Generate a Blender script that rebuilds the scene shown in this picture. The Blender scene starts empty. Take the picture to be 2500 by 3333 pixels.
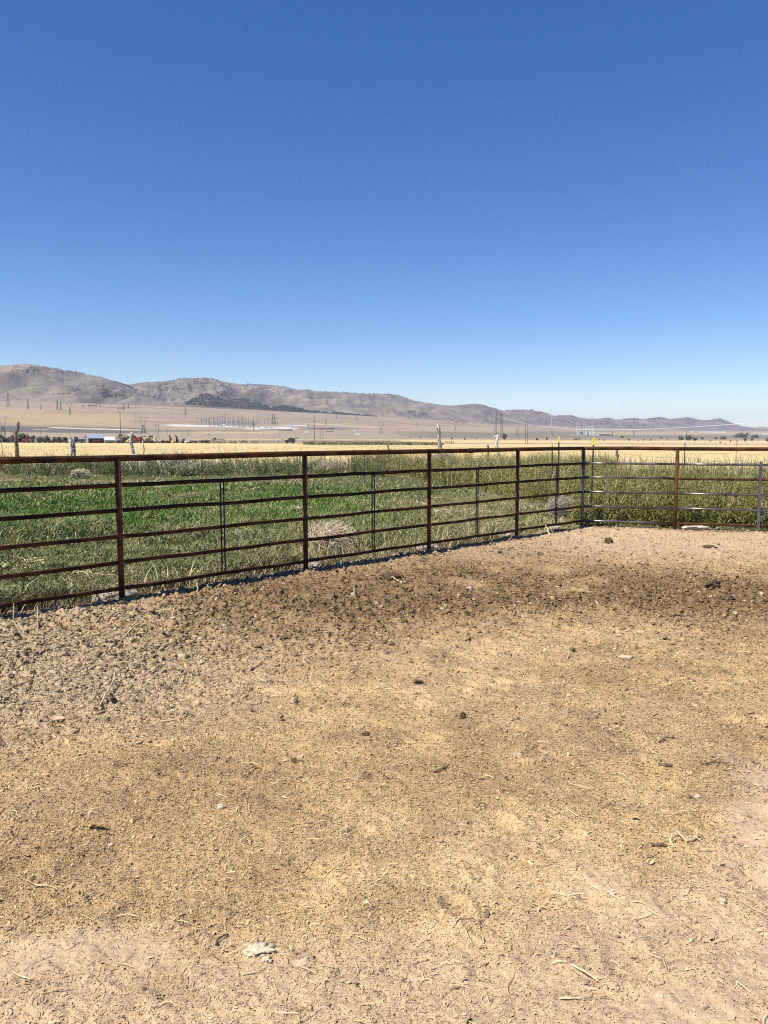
import bpy, math, random
import numpy as np
rng = np.random.default_rng(7); random.seed(7)
sc = bpy.context.scene; col = sc.collection
# ------------------------------------------------------------------ camera model (photograph 2500 x 3333)
F = 2504.0; H = 1.67; PITCH = math.atan((1666.5-1421)/F); CP, SP = math.cos(PITCH), math.sin(PITCH)
def ray(u, v):
    a = (np.asarray(u, float)-1250)/F; b = (1666.5-np.asarray(v, float))/F
    return a, CP+b*SP, b*CP-SP
def G(u, v, z=0.0):                       # where a level plane at height z is met
    x, y, w = ray(u, v); t = (z-H)/w
    return x*t, y*t
def PT(u, v, Y):                          # a point at forward distance Y
    x, y, w = ray(u, v); t = Y/y
    return np.array([x*t, Y, H+w*t])
def PIX(x, y, z):
    zc = y*CP-(z-H)*SP; yc = (z-H)*CP+y*SP
    return 1250+F*x/zc, 1666.5-F*yc/zc
# ------------------------------------------------------------------ noise
def _h(ix, iy, s):
    n = (ix.astype(np.int64)*374761393+iy.astype(np.int64)*668265263+s*974711) & 0xffffffff
    n = ((n ^ (n >> 13))*1274126177) & 0xffffffff
    return ((n ^ (n >> 16)) & 0xffff)/65535.0
def vn(x, y, s=0):
    x = np.asarray(x, float); y = np.asarray(y, float)
    ix = np.floor(x); iy = np.floor(y); fx = x-ix; fy = y-iy
    fx = fx*fx*(3-2*fx); fy = fy*fy*(3-2*fy)
    a = _h(ix, iy, s); b = _h(ix+1, iy, s); c = _h(ix, iy+1, s); d = _h(ix+1, iy+1, s)
    return (a*(1-fx)+b*fx)*(1-fy)+(c*(1-fx)+d*fx)*fy
def fbm(x, y, o=4, s=0, g=.5):
    t = 0; a = 1; m = 0
    for i in range(o):
        t = t+a*vn(np.asarray(x)*2**i+i*17.3, np.asarray(y)*2**i-i*9.1, s+i); m += a; a *= g
    return t/m
def sst(a, b, x):
    t = np.clip((np.asarray(x, float)-a)/(b-a), 0, 1); return t*t*(3-2*t)
def mix(a, b, t): return a*(1-t)+b*t
# ------------------------------------------------------------------ mesh helpers
def mk(name, V, Fs, m, parent=None, C=None, smooth=False, loc=None):
    V = np.asarray(V, np.float32).reshape(-1, 3)
    if not isinstance(Fs, list) or (Fs and not isinstance(Fs[0], np.ndarray)): Fs = [np.asarray(Fs)]
    me = bpy.data.meshes.new(name)
    li = np.concatenate([f.ravel() for f in Fs]).astype(np.int32)
    tot = np.concatenate([np.full(len(f), f.shape[1], np.int32) for f in Fs])
    st = np.concatenate([[0], np.cumsum(tot)[:-1]]).astype(np.int32)
    me.vertices.add(len(V)); me.vertices.foreach_set('co', V.ravel())
    me.loops.add(len(li)); me.loops.foreach_set('vertex_index', li)
    me.polygons.add(len(tot)); me.polygons.foreach_set('loop_start', st); me.polygons.foreach_set('loop_total', tot)
    if smooth: me.polygons.foreach_set('use_smooth', np.ones(len(tot), bool))
    me.update(calc_edges=True)
    if C is not None:
        at = me.color_attributes.new('Col', 'FLOAT_COLOR', 'POINT')
        c4 = np.ones((len(V), 4), np.float32); c4[:, :3] = C; at.data.foreach_set('color', c4.ravel())
    me.materials.append(m)
    o = bpy.data.objects.new(name, me); col.objects.link(o)
    if parent is not None: o.parent = parent
    if loc is not None: o.location = loc
    return o
class MB:
    def __init__(s): s.v = []; s.f = []
    def add(s, V, Fc):
        b = len(s.v); s.v += [tuple(map(float, p)) for p in V]; s.f += [tuple(b+i for i in f) for f in Fc]
    def box(s, c, d, rz=0, taper=1.0):
        cx, cy, cz = c; dx, dy, dz = [q/2 for q in d]; ca, sa = math.cos(rz), math.sin(rz); V = []
        for z in (-dz, dz):
            k = taper if z > 0 else 1
            for x, y in ((-dx, -dy), (dx, -dy), (dx, dy), (-dx, dy)):
                V.append((cx+k*(x*ca-y*sa), cy+k*(x*sa+y*ca), cz+z))
        s.add(V, [(3, 2, 1, 0), (4, 5, 6, 7), (0, 1, 5, 4), (1, 2, 6, 5), (2, 3, 7, 6), (3, 0, 4, 7)])
    def poly(s, P, R, n=8, caps=True):
        P = [np.array(p, float) for p in P]
        if np.isscalar(R): R = [R]*len(P)
        V = []; Fc = []; up = np.array([0, 0, 1.])
        for i, p in enumerate(P):
            t = P[min(i+1, len(P)-1)]-P[max(i-1, 0)]; t = t/(np.linalg.norm(t)+1e-9)
            r = up if abs(t[2]) < .95 else np.array([0, 1., 0])
            a = np.cross(t, r); a /= np.linalg.norm(a); b = np.cross(t, a)
            for k in range(n):
                g = 2*math.pi*k/n; V.append(p+R[i]*(math.cos(g)*a+math.sin(g)*b))
        for i in range(len(P)-1):
            for k in range(n):
                k2 = (k+1) % n; Fc.append((i*n+k, i*n+k2, (i+1)*n+k2, (i+1)*n+k))
        if caps: Fc.append(tuple(range(n-1, -1, -1))); Fc.append(tuple((len(P)-1)*n+k for k in range(n)))
        s.add(V, Fc)
    def prism(s, prof, y0, y1, axis='y', off=(0, 0, 0)):   # profile (x,z) pulled along y, or (y,z) along x
        n = len(prof); V = []
        for q in (y0, y1):
            for a, b in prof: V.append((a+off[0], q+off[1], b+off[2]) if axis == 'y' else (q+off[0], a+off[1], b+off[2]))
        Fc = [tuple(range(n)), tuple(range(2*n-1, n-1, -1))]
        for k in range(n): Fc.append((k, n+k, n+(k+1) % n, (k+1) % n))
        s.add(V, Fc)
    def wheel(s, c, r, w, axis='y', n=16):
        c = np.array(c, float); d = np.array([0, w/2, 0]) if axis == 'y' else np.array([w/2, 0, 0])
        s.poly([c-d, c-d*.55, c+d*.55, c+d], [r*.9, r, r, r*.9], n)
    def build(s, name, m, parent=None, smooth=False):
        me = bpy.data.meshes.new(name); me.from_pydata(s.v, [], s.f); me.update()
        if smooth: me.polygons.foreach_set('use_smooth', np.ones(len(me.polygons), bool))
        me.materials.append(m); o = bpy.data.objects.new(name, me); col.objects.link(o)
        if parent is not None: o.parent = parent
        return o
def tag(o, label, cat, group=None):
    o['label'] = label; o['category'] = cat
    if group: o['group'] = group
    return o
def kind(o, k): o['kind'] = k; return o
def empty(name, loc, label, cat, group=None, rz=0, s=1.0):
    o = bpy.data.objects.new(name, None); col.objects.link(o); o.location = [float(q) for q in loc]
    o.rotation_euler = (0, 0, rz); o.scale = (s, s, s); o.empty_display_size = .2
    return tag(o, label, cat, group)
def dup(o, loc, label, rz=None, scale=None):
    c = o.copy(); col.objects.link(c); c.location = [float(q) for q in loc]; c['label'] = label
    if rz is not None: c.rotation_euler = (0, 0, rz)
    if scale is not None: c.scale = scale
    for ch in list(o.children):
        d = ch.copy(); col.objects.link(d); d.parent = c
        for g in list(ch.children):
            e = g.copy(); col.objects.link(e); e.parent = d
    return c
# ------------------------------------------------------------------ materials
def mat(name, base=(.5, .5, .5), rough=.7, metal=0, alt=None, scale=8, lo=.4, hi=.65, bump=0, bscale=None, attr=False, var=.25, spec=None, stretch=None, detail=5):
    m = bpy.data.materials.new(name); m.use_nodes = True; nt = m.node_tree; N = nt.nodes; L = nt.links
    b = N['Principled BSDF']; b.inputs['Roughness'].default_value = rough; b.inputs['Metallic'].default_value = metal
    if spec is not None: b.inputs['Specular IOR Level'].default_value = spec
    tc = N.new('ShaderNodeTexCoord'); src = tc.outputs['Object']
    if stretch:
        mp = N.new('ShaderNodeMapping'); mp.inputs['Scale'].default_value = stretch; L.new(src, mp.inputs['Vector']); src = mp.outputs['Vector']
    nz = N.new('ShaderNodeTexNoise'); nz.inputs['Scale'].default_value = scale; nz.inputs['Detail'].default_value = detail; nz.inputs['Roughness'].default_value = .65
    L.new(src, nz.inputs['Vector'])
    if attr:
        at = N.new('ShaderNodeAttribute'); at.attribute_name = 'Col'
        mr = N.new('ShaderNodeMapRange'); mr.inputs[1].default_value = .25; mr.inputs[2].default_value = .75
        mr.inputs[3].default_value = 1-var; mr.inputs[4].default_value = 1+var; L.new(nz.outputs['Fac'], mr.inputs[0])
        vm = N.new('ShaderNodeVectorMath'); vm.operation = 'SCALE'; L.new(at.outputs['Color'], vm.inputs[0]); L.new(mr.outputs[0], vm.inputs['Scale'])
        L.new(vm.outputs[0], b.inputs['Base Color'])
    else:
        cr = N.new('ShaderNodeValToRGB'); cr.color_ramp.elements[0].position = lo; cr.color_ramp.elements[1].position = hi
        cr.color_ramp.elements[0].color = (*base, 1); cr.color_ramp.elements[1].color = (*(alt or [min(1, q*(1+var)) for q in base]), 1)
        L.new(nz.outputs['Fac'], cr.inputs['Fac']); L.new(cr.outputs['Color'], b.inputs['Base Color'])
    if bump:
        n2 = N.new('ShaderNodeTexNoise'); n2.inputs['Scale'].default_value = bscale or scale*4; n2.inputs['Detail'].default_value = 6
        L.new(src, n2.inputs['Vector'])
        bp = N.new('ShaderNodeBump'); bp.inputs['Strength'].default_value = 1; bp.inputs['Distance'].default_value = bump
        L.new(n2.outputs['Fac'], bp.inputs['Height']); L.new(bp.outputs['Normal'], b.inputs['Normal'])
    return m
M = {}
M['rust'] = mat('rusty_pipe', (.028, .014, .007), .65, 0, (.11, .043, .017), 5, .40, .62, .0006, 160, spec=.12)
M['post'] = mat('rust_brown_post', (.050, .024, .013), .65, 0, (.125, .05, .022), 5, .38, .62, .0006, 160, spec=.12)
M['plantwhite'] = mat('weathered_white', (.46, .47, .48), .6, var=.1)
M['rail'] = mat('shaded_rusty_rail', (.012, .008, .005), .6, 0, (.07, .028, .012), 2.2, .42, .62, .0005, 200, spec=.12)  # rusty pipe with the shade of the rail above put into its colour
M['bright'] = mat('worn_bright_pipe', (.07, .056, .05), .33, .8, (.20, .188, .182), 1.6, .40, .56, .0003, 150)
M['stay'] = mat('dark_steel_rod', (.02, .019, .018), .6, 0, (.055, .05, .045), 6, .4, .6, spec=.2)
M['stay2'] = mat('grey_steel_tube', (.09, .09, .10), .42, .5, (.16, .15, .15), 5, .4, .6)
M['greypipe'] = mat('grey_corner_pipe', (.07, .06, .055), .45, .4, (.20, .18, .165), 4, .38, .6, .0006, 160)
M['clip'] = mat('galvanised_tie', (.55, .54, .5), .4, .6)
M['wood'] = mat('weathered_wood', (.09, .07, .055), .9, 0, (.58, .52, .44), 9, .44, .56, .012, 40, stretch=(3, 3, .5))
M['wood_dark'] = mat('dark_weathered_wood', (.075, .055, .042), .9, 0, (.26, .21, .16), 8, .45, .68, .012, 40, stretch=(3, 3, .5))
M['whitewood'] = mat('bleached_wood', (.16, .135, .11), .9, 0, (.64, .59, .52), 11, .40, .54, .012, 40, stretch=(3, 3, .5))
M['tpost'] = mat('steel_fence_post', (.035, .04, .035), .55, .3, (.08, .075, .065), 6, .4, .6)
M['yellow'] = mat('yellow_plastic', (.70, .66, .06), .5)
M['white'] = mat('white_paint', (.72, .72, .70), .5, var=.1)
M['wire'] = mat('fence_wire', (.30, .29, .27), .4, .6)
M['tumble'] = mat('dry_tumbleweed', (.40, .31, .20), .9, 0, (.66, .57, .42), 12, .35, .65)
M['tumble2'] = mat('grey_tumbleweed', (.26, .22, .18), .9, 0, (.48, .42, .36), 12, .35, .65)
M['veg'] = mat('foliage', attr=True, rough=.75, var=.2, scale=3, spec=.25)
M['dirt'] = mat('dirt', attr=True, rough=.95, var=.32, scale=55, bump=.006, bscale=170, spec=.12, detail=8)
M['litter'] = mat('straw_and_dung', attr=True, rough=.9, var=.15, scale=40, spec=.15)
M['clod'] = mat('dung_clod', attr=True, rough=.95, var=.35, scale=45, bump=.004, bscale=120, spec=.1)
M['plain'] = mat('dry_plain', attr=True, rough=.95, var=.14, scale=.06, spec=.1, detail=8)
M['hill'] = mat('hill_slope', attr=True, rough=.95, var=.2, scale=.006, spec=.1, detail=7, bump=3, bscale=.012)
M['roof'] = mat('bright_metal_roof', (.50, .54, .60), .35, .5, (.62, .66, .72), .6)
M['roofw'] = mat('white_metal_roof', (.60, .61, .62), .5, .1, var=.08)
M['board'] = mat('grey_boards', (.17, .16, .15), .9, 0, (.36, .34, .31), 1.2, .35, .65, stretch=(2, 2, .3))
M['board_dark'] = mat('dark_boards', (.035, .028, .024), .9, 0, (.08, .06, .05), 1.5)
M['red'] = mat('faded_red_paint', (.26, .035, .025), .55, 0, (.42, .07, .045), .8)
M['red_dark'] = mat('dark_red_paint', (.11, .018, .015), .6, 0, (.18, .03, .025), .8)
M['black'] = mat('black_rubber', (.015, .015, .016), .8)
M['machine'] = mat('dark_machine_paint', (.03, .028, .026), .6, .2, (.07, .06, .05), 1)
M['glass'] = mat('dark_glass', (.03, .05, .06), .12, 0, (.06, .09, .1), .5)
M['green'] = mat('green_paint', (.10, .20, .06), .5, 0, (.30, .36, .16), .7)
M['yellowp'] = mat('machine_yellow', (.65, .50, .08), .5, 0, (.7, .6, .2), .7)
M['hay'] = mat('hay', (.42, .33, .17), .95, 0, (.62, .52, .30), 1.4, .35, .65, .08, 5)
M['hay_old'] = mat('old_grey_hay', (.17, .14, .10), .95, 0, (.33, .28, .20), 1.2, .35, .65, .08, 5)
M['pole'] = mat('pole_wood', (.07, .05, .04), .9, 0, (.14, .10, .08), 1, stretch=(2, 2, .2))
M['polelight'] = mat('pale_pole', (.40, .37, .34), .8, 0, (.52, .49, .46), 1, stretch=(2, 2, .2))
M['tower'] = mat('tower_steel', (.13, .13, .135), .6, .3, var=.15)
M['gantry'] = mat('galvanised_gantry', (.16, .20, .25), .8, .0, var=.3)
M['conductor'] = mat('glint_white_conductor', (.80, .80, .80), .35, .2, var=.05)  # near-white colour paints in the sun glint on the wires
M['grey'] = mat('grey_cladding', (.10, .11, .12), .7, 0, var=.2)
M['bark'] = mat('bark', (.07, .055, .04), .9)
M['birdbody'] = mat('crust', (.48, .385, .25), .95, 0, (.64, .54, .37), 40, .35, .65, .006, 90, spec=.08)
M['twig'] = mat('dark_twig', (.06, .04, .028), .9, 0, (.16, .11, .07), 60)
M['straw'] = mat('pale_straw_stalk', (.44, .35, .18), .8, 0, (.62, .53, .32), 60)
M['darkclod'] = mat('dark_clod', (.055, .036, .022), .95, 0, (.16, .11, .065), 45, .35, .65, .006, 90, spec=.08)
M['paleclod'] = mat('pale_chip', (.44, .345, .22), .95, 0, (.60, .49, .34), 60, .35, .65, .004, 120, spec=.08)
M['cement'] = mat('pale_footing', (.34, .28, .21), .95, 0, (.58, .50, .41), 14, .35, .65, .012, 40, spec=.08)
# ================================================================== fence lines on the ground
def g2(u, v): return np.array(G(u, v))
FP = [g2(397, 1947), g2(988, 1852), g2(1390, 1790), g2(1680, 1746), g2(1893, 1713)]
_d = FP[4]-FP[0]; LEN = np.linalg.norm(_d); LD = _d/LEN
FP = [FP[0]+LD*np.dot(p-FP[0], LD) for p in FP]
LN = np.array([LD[1], -LD[0]])                        # towards the pen
CORNER = FP[4]
_p5 = g2(2197, 1723); RD = g2(2475, 1730)-CORNER; RD = RD/np.linalg.norm(RD)
RN = np.array([RD[1], -RD[0]]); RN = RN if RN[1] < 0 else -RN
P5 = CORNER+RD*np.dot(_p5-CORNER, RD)
def in_pen(x, y):                                     # signed distance inside the two fence lines
    a = (x-FP[0][0])*LN[0]+(y-FP[0][1])*LN[1]; b = (x-CORNER[0])*RN[0]+(y-CORNER[1])*RN[1]
    return np.minimum(a, b)
# ================================================================== the valley floor and hills
V400 = ([-1500, 0, 1250, 2000, 4000], [1442, 1442, 1444.5, 1447, 1447])
FU = [-2500, -800, 0, 400, 650, 1060, 1240, 1500, 1850, 2100, 2300, 2500, 3200, 4500]
FV = [1306, 1305, 1305, 1316, 1326, 1346, 1356, 1373, 1391, 1398, 1401, 1404, 1408, 1410]
FD = [6000, 6000, 6000, 6200, 6500, 7500, 8000, 9000, 11000, 12500, 13500, 15000, 16000, 17000]
def z_of(v, Y):
    r = (1666.5-v)/F; return H+Y*(r*CP-SP)/(CP+r*SP)
def ground_z(x, y):
    x = np.asarray(x, float); y = np.asarray(y, float)
    d = np.hypot(x, y); az = np.abs(np.arctan2(x, y)); Y = d*np.cos(np.minimum(az, 1.05))
    sg = np.sign(x); u = 1250+F*np.tan(np.minimum(az, 1.05))*sg/CP; u = np.clip(u, -2500, 4500)
    v4 = np.interp(u, *V400); vf = np.interp(u, FU, FV); df = np.interp(u, FU, FD)
    s = np.clip(np.log(np.maximum(Y, 400)/400)/np.log(df/400), 0, 1.4)
    zf = z_of(v4+(vf-v4)*np.minimum(s, 1)**2.2, np.maximum(np.minimum(Y, df), 400))
    z4 = z_of(v4, 400.)
    zn = z4*sst(35, 400, Y)
    z = np.where(Y > 400, zf, zn)
    z = z+np.where(Y > 700, (fbm(x/900, y/900, 3, 5)-.5)*.004*np.clip(Y-700, 0, 2500), 0)
    z = z+np.where((Y < 300) & (Y > 17), (fbm(x/3., y/3., 3, 3)-.5)*.10, 0)
    z = z-.08*sst(-.25, .1, in_pen(x, y))*(d < 60)
    return z
def hit(u, v):                                        # where a photo point meets the ground
    a, b, w = [float(q) for q in ray(u, v)]
    Y = np.exp(np.linspace(np.log(5), np.log(17000), 6000)); t = Y/b
    g = ground_z(a*t, Y)-(H+w*t); i = int(np.argmax(g >= 0)) if (g >= 0).any() else len(Y)-1
    return np.array([a*t[i], Y[i], float(ground_z(a*t[i], Y[i]))])
# colours of the sheet
C_ = lambda *a: np.array(a, float)
STRAW, TAN, PINK, GREYG, DARKF = C_(.56, .435, .215), C_(.285, .225, .15), C_(.285, .22, .168), C_(.165, .155, .11), C_(.115, .112, .105)
def ground_color(x, y, z):
    d = np.hypot(x, y); Y = np.maximum(y, 1.); u, v = PIX(x, np.maximum(y, .3), z)
    n1 = fbm(x/2.2, y/2.2, 4, 11); n2 = fbm(x/9, y/9, 4, 12)
    lx = np.arctan2(x, np.maximum(y, .1))*60; ly = np.log(np.maximum(d, 1))*40
    s1 = fbm(lx*.35, ly*1.1, 4, 21); s2 = fbm(lx*.12, ly*.5, 3, 22); s3 = fbm(lx*1.2, ly*3.5, 3, 23)
    T = lambda a: a[..., None]
    # pasture
    n0 = fbm(x/.28, y/.28, 3, 13); dirt = mix(C_(.20, .15, .09), C_(.36, .28, .165), T(n0)); gr = mix(C_(.05, .06, .024), C_(.13, .12, .05), T(n0))
    c = mix(gr, dirt, T(sst(.45, .7, n2)*.8))
    # the cut grain field
    fl = mix(STRAW*.90, STRAW*1.08, T(s1)); fl = mix(fl, C_(.40, .31, .15), T(sst(.62, .8, s3)*.35))
    c = mix(c, fl, T(sst(33, 52, d+6*(n2-.5))))
    # dry plain beyond
    fa = mix(TAN*.68, TAN*1.22, T(sst(.25, .75, s1))); fa = mix(fa, PINK, T(sst(.35, .65, s2))); fa = mix(fa, C_(.42, .33, .17), T(sst(.60, .72, s3)*.5))
    e = np.interp(u, *V400)
    c = mix(c, fa, T(sst(e+.5, e-1.0, v)*(d > 250)))
    def band(col_, v0, v1, u0, u1, k=1.0, sl=0.0, soft=1.3, su=40):
        nonlocal c
        vv = v-sl*(u-max(u0, 0))+(s3-.5)*3
        m = sst(v0-soft, v0+soft, vv)*sst(v1+soft, v1-soft, vv)*sst(u0-su, u0+su, u)*sst(u1+su, u1-su, u)*k*(d > 250)
        c = mix(c, col_, T(m))
    band(C_(.30, .25, .18), 1406, 1434, -900, 1300, .6)
    band(DARKF*.9, 1387, 1406, -900, 470, .9, .012); band(C_(.62, .52, .36), 1390, 1393.5, 165, 470, .9, .03, .8, 15)
    band(C_(.42, .35, .22), 1396, 1399, 110, 160, .8, 0, .8, 8)
    band(C_(.37, .29, .15), 1335, 1376, -900, 420, .6, .03, 6)
    band(GREYG*.8, 1400, 1404, 430, 860, .8, .004); band(C_(.44, .37, .22), 1404, 1411, 640, 900, .6)
    band(DARKF*1.2, 1392, 1398, 980, 1320, .8, .004); band(C_(.62, .58, .52), 1381, 1387, 540, 790, .8, .02, 1.5); band(C_(.56, .51, .45), 1388, 1398, 800, 960, .75, .012, 2, 25)
    band(C_(.50, .43, .33), 1376, 1380, 1000, 1250, .6, .06)
    band(C_(.15, .13, .09), 1434, 1437.5, 430, 1330, .55); band(C_(.10, .09, .06), 1437, 1441, -900, 660, .75, 0, .7); band(STRAW*.85, 1429, 1432, 620, 1600, .7, .001, 1)
    band(GREYG, 1402, 1424, 1330, 2700, .85, .004, 3, 90); band(C_(.36, .275, .19), 1384, 1401, 1150, 1700, .6, .015)
    band(C_(.47, .37, .21), 1406, 1416, 1900, 2800, .55, -.002, 2); band(C_(.17, .16, .13), 1400.5, 1403, 1900, 2600, .7, .001, .8)
    band(STRAW, 1432, 1442, 1300, 2800, .9, .002, 1.2); band(C_(.30, .24, .15), 1441.5, 1444, 1250, 2800, .7, .002, .6)
    band(C_(.45, .35, .24), 1445, 1450, 1900, 2800, .7, .002, .8); band(C_(.15, .17, .07), 1443, 1450, 990, 1420, .55, 0, 1.2)
    return c
def build_ground():
    az = np.concatenate([np.linspace(-math.pi, -.80, 46)[:-1], np.linspace(-.80, .80, 560), np.linspace(.80, math.pi, 46)[1:-1]])
    rr = np.concatenate([[.25, .8, 1.5], np.exp(np.linspace(math.log(2.2), math.log(24000), 640))])
    A, R = np.meshgrid(az, rr, indexing='ij'); x = R*np.sin(A); y = R*np.cos(A); z = ground_z(x, y)
    n, m = A.shape; V = np.stack([x, y, z], -1).reshape(-1, 3); C = ground_color(x, y, z).reshape(-1, 3)
    i = np.arange(n)[:, None]; j = np.arange(m-1)[None]; i2 = (i+1) % n
    Q = np.stack([i*m+j, i*m+j+1, i2*m+j+1, i2*m+j], -1).reshape(-1, 4)
    dirt = in_pen(V[:, 0], V[:, 1]) > -.05
    dm = dirt & (np.hypot(V[:, 0], V[:, 1]) < 60); C[dm] = pen_color(V[dm, 0], V[dm, 1])
    o = mk('ground', V, Q, M['plain'], C=C, smooth=True); kind(o, 'structure')
SKY_A = [(-900, 1215), (-500, 1196), (-250, 1206), (0, 1190.5), (39, 1188.6), (89, 1184), (135, 1188.6), (185, 1198), (231, 1208), (270, 1215.6), (339, 1227), (370, 1239), (401, 1249), (440, 1264), (482, 1286), (540, 1300), (579, 1308), (640, 1319), (700, 1329)]
SKY_B = [(330, 1275), (380, 1256), (436, 1250), (467, 1244.5), (540, 1241), (579, 1235.6), (600, 1232), (623, 1230), (696, 1232), (716, 1239), (754, 1246), (785, 1251), (839, 1250), (878, 1253), (932, 1258), (970, 1269), (1001, 1267), (1024, 1273), (1094, 1275), (1179, 1281), (1220, 1283), (1259, 1281), (1297, 1286), (1347, 1304), (1374, 1308), (1428, 1317), (1490, 1322), (1560, 1334), (1640, 1352), (1740, 1375), (1800, 1389)]
SKY_K = [(1380, 1340), (1430, 1322), (1490, 1318.6), (1540, 1313.6), (1567, 1316), (1606, 1327.5), (1637, 1337), (1675, 1333), (1721, 1335), (1768, 1341), (1799, 1352.5), (1837, 1360), (1900, 1376), (1960, 1392)]
SKY_C = [(1700, 1368), (1780, 1354), (1837, 1351), (1860, 1350), (1883, 1360), (1937, 1364), (1976, 1361), (2003, 1367), (2034, 1364), (2061, 1361), (2091, 1364), (2122, 1359.5), (2149, 1358), (2169, 1364), (2207, 1361), (2234, 1358), (2265, 1364), (2292, 1368), (2323, 1365), (2342, 1363), (2365, 1370), (2400, 1383), (2419, 1388.5), (2470, 1396), (2540, 1404)]
SKY_D = [(2200, 1399), (2380, 1391), (2419, 1388.5), (2458, 1391), (2477, 1388), (2500, 1392), (2600, 1389), (2750, 1394), (2900, 1386), (3100, 1402)]
SKY_J = [(560, 1322), (600, 1312), (612, 1308), (658, 1285), (679, 1279), (716, 1293), (743, 1304), (766, 1298.5), (793, 1295), (831, 1308), (870, 1318), (928, 1320), (966, 1327), (1009, 1335), (1063, 1341), (1120, 1346), (1190, 1351), (1235, 1356)]
HILLS = {}
def hill(name, sky, dd0, depth, seed, rel, base, scrub, back=1.0, nu=None, nt=190, fr=1.0, lift=0):
    su = np.array([p[0] for p in sky]); sv = np.array([p[1] for p in sky])
    nu = nu or max(60, int((su[-1]-su[0])/2.2)); u = np.linspace(su[0], su[-1], nu)
    vc = np.interp(u, su, sv)+(fbm(u/9, u*0+seed, 3, seed)-.5)*2.2
    df = np.interp(u, FU, FD)*dd0; vf = np.interp(u, FU, FV)
    t = np.concatenate([np.linspace(0, 1, nt), 1+np.linspace(0, 1, 26)[1:]*back])
    U, Tt = np.meshgrid(u, t, indexing='ij')
    D0 = df[:, None]; D1 = D0+depth; Y = D0+(D1-D0)*Tt
    a, b, w = ray(U, np.full_like(U, 1421.)); X = a*Y/b
    zc = z_of(vc[:, None], D1); zb = ground_z(X, np.full_like(X, 1)*Y)-12
    xx, yy = X/(700*fr), Y/(700*fr)
    wv = fbm(xx*.5, yy*.5, 3, seed+3)-.5
    rid = 1-np.abs(2*fbm(xx+wv*1.3, yy*.45+wv, 5, seed+7, .55)-1)
    rid2 = 1-np.abs(2*fbm(xx*2.7+wv*2, yy*1.2, 4, seed+9, .55)-1)
    f = np.clip(Tt, 0, 1); Hh = zc-zb
    prof = .55*f+.45*sst(0, 1, f)
    env = np.sin(np.pi*np.clip(f, 0, 1))**.7
    z = zb+Hh*prof-Hh*rel*env*((1-rid)*1.9+(1-rid2)*.65)+Hh*rel*.35*env
    # nothing on the near slope may rise over the skyline
    los = H+(zc-H)*Y/D1; z = np.where(Tt < 1, np.minimum(z, los-2-(1-f)*Hh*.02), z)
    bk = np.clip(Tt-1, 0, None)/back; z = np.where(Tt > 1, zc-(zc-zb)*(sst(0, 1, bk)*.95+.0), z)
    n, m = U.shape; i = np.arange(n-1)[:, None]; j = np.arange(m-1)[None]
    Q = np.stack([i*m+j, (i+1)*m+j, (i+1)*m+j+1, i*m+j+1], -1).reshape(-1, 4)
    g = sst(.46, .58, fbm(X/420, Y/650, 5, seed+20, .6))[..., None]; g2_ = sst(.5, .75, rid)[..., None]
    C = mix(np.array(base), np.array(scrub), g*.85); C = mix(C, np.array(base)*1.18, g2_*.45); C = C*(.82+.36*sst(.3, .7, fbm(X/160, Y/300, 4, seed+31)))[..., None]  # scrub contrast deepened and ridges paled to colour in relief shading
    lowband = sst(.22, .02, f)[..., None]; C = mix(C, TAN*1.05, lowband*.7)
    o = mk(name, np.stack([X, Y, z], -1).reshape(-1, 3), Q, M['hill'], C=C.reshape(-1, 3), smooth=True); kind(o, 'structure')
    HILLS[name] = (X, Y, z, U, Tt)
    return o
def hill_point(name, u, v, first=True):
    """points of a hill's near face closest to photo positions"""
    X, Y, z, U, Tt = HILLS[name]; k = (Tt[0] <= 1).sum()
    X, Y, z = X[:, :k], Y[:, :k], z[:, :k]; pu, pv = PIX(X, Y, z)
    out = []
    for a, b in zip(np.atleast_1d(u), np.atleast_1d(v)):
        i = int(np.clip(np.searchsorted(U[:, 0], a), 0, len(U)-1)); row = pv[i]; j = int(np.argmin(np.abs(row-b)+np.arange(k)*.002))
        out.append((X[i, j], Y[i, j], z[i, j]))
    return np.array(out)
# ================================================================== pen floor
def pen_masks(x, y):
    u, v = PIX(x, np.maximum(y, .5), 0*x)
    n = fbm(x/1.1, y/1.1, 4, 31); n2 = fbm(x/.35, y/.35, 3, 32)
    vc = np.interp(u, [-400, 0, 350, 800, 1300, 1700, 2050, 2600], [2060, 2075, 2045, 1960, 1935, 1895, 1930, 1960])
    wd = np.interp(u, [-400, 0, 400, 900, 1400, 2000, 2600], [130, 125, 115, 120, 125, 95, 95])
    dark = np.exp(-((v-vc)/wd)**2)*sst(.22, .62, n*.75+n2*.25+.05)
    dark = np.clip(dark*1.25, 0, 1)*(.42+.58*sst(250, 850, u))
    grey = sst(1150, 350, u)*sst(1890, 2010, v)*sst(2560, 2250, v+ (u*.12))*sst(.25, .6, n+.1)
    pink = np.clip(sst(1850, 1790, v-(u<1150)*40)*sst(950, 1250, u+0*v)+sst(2950, 3250, v+np.clip(u-1250, 0, 1500)*.22+(n-.5)*300)*.9
                   + sst(2330, 2520, u+(n-.5)*260)*sst(2450, 2620, v), 0, 1)
    edge = sst(.75, .12, in_pen(x, y))*.8
    pink = np.maximum(pink, edge*sst(.3, .6, n2))
    return dark, grey, pink, n, n2
def powder(x, y):
    u, v = PIX(x, np.maximum(y, .5), 0*x); w = np.clip(.22+sst(2800, 3200, v+np.clip(u-1250, -400, 1500)*.22)*.7+sst(2250, 2480, u)*sst(2400, 2550, v)*.8, 0, 1)
    return w*sst(.50, .64, fbm(x/.42+31, y/.34, 4, 39)*.75+.25*fbm(x/3, y/3, 2, 36))
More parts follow.
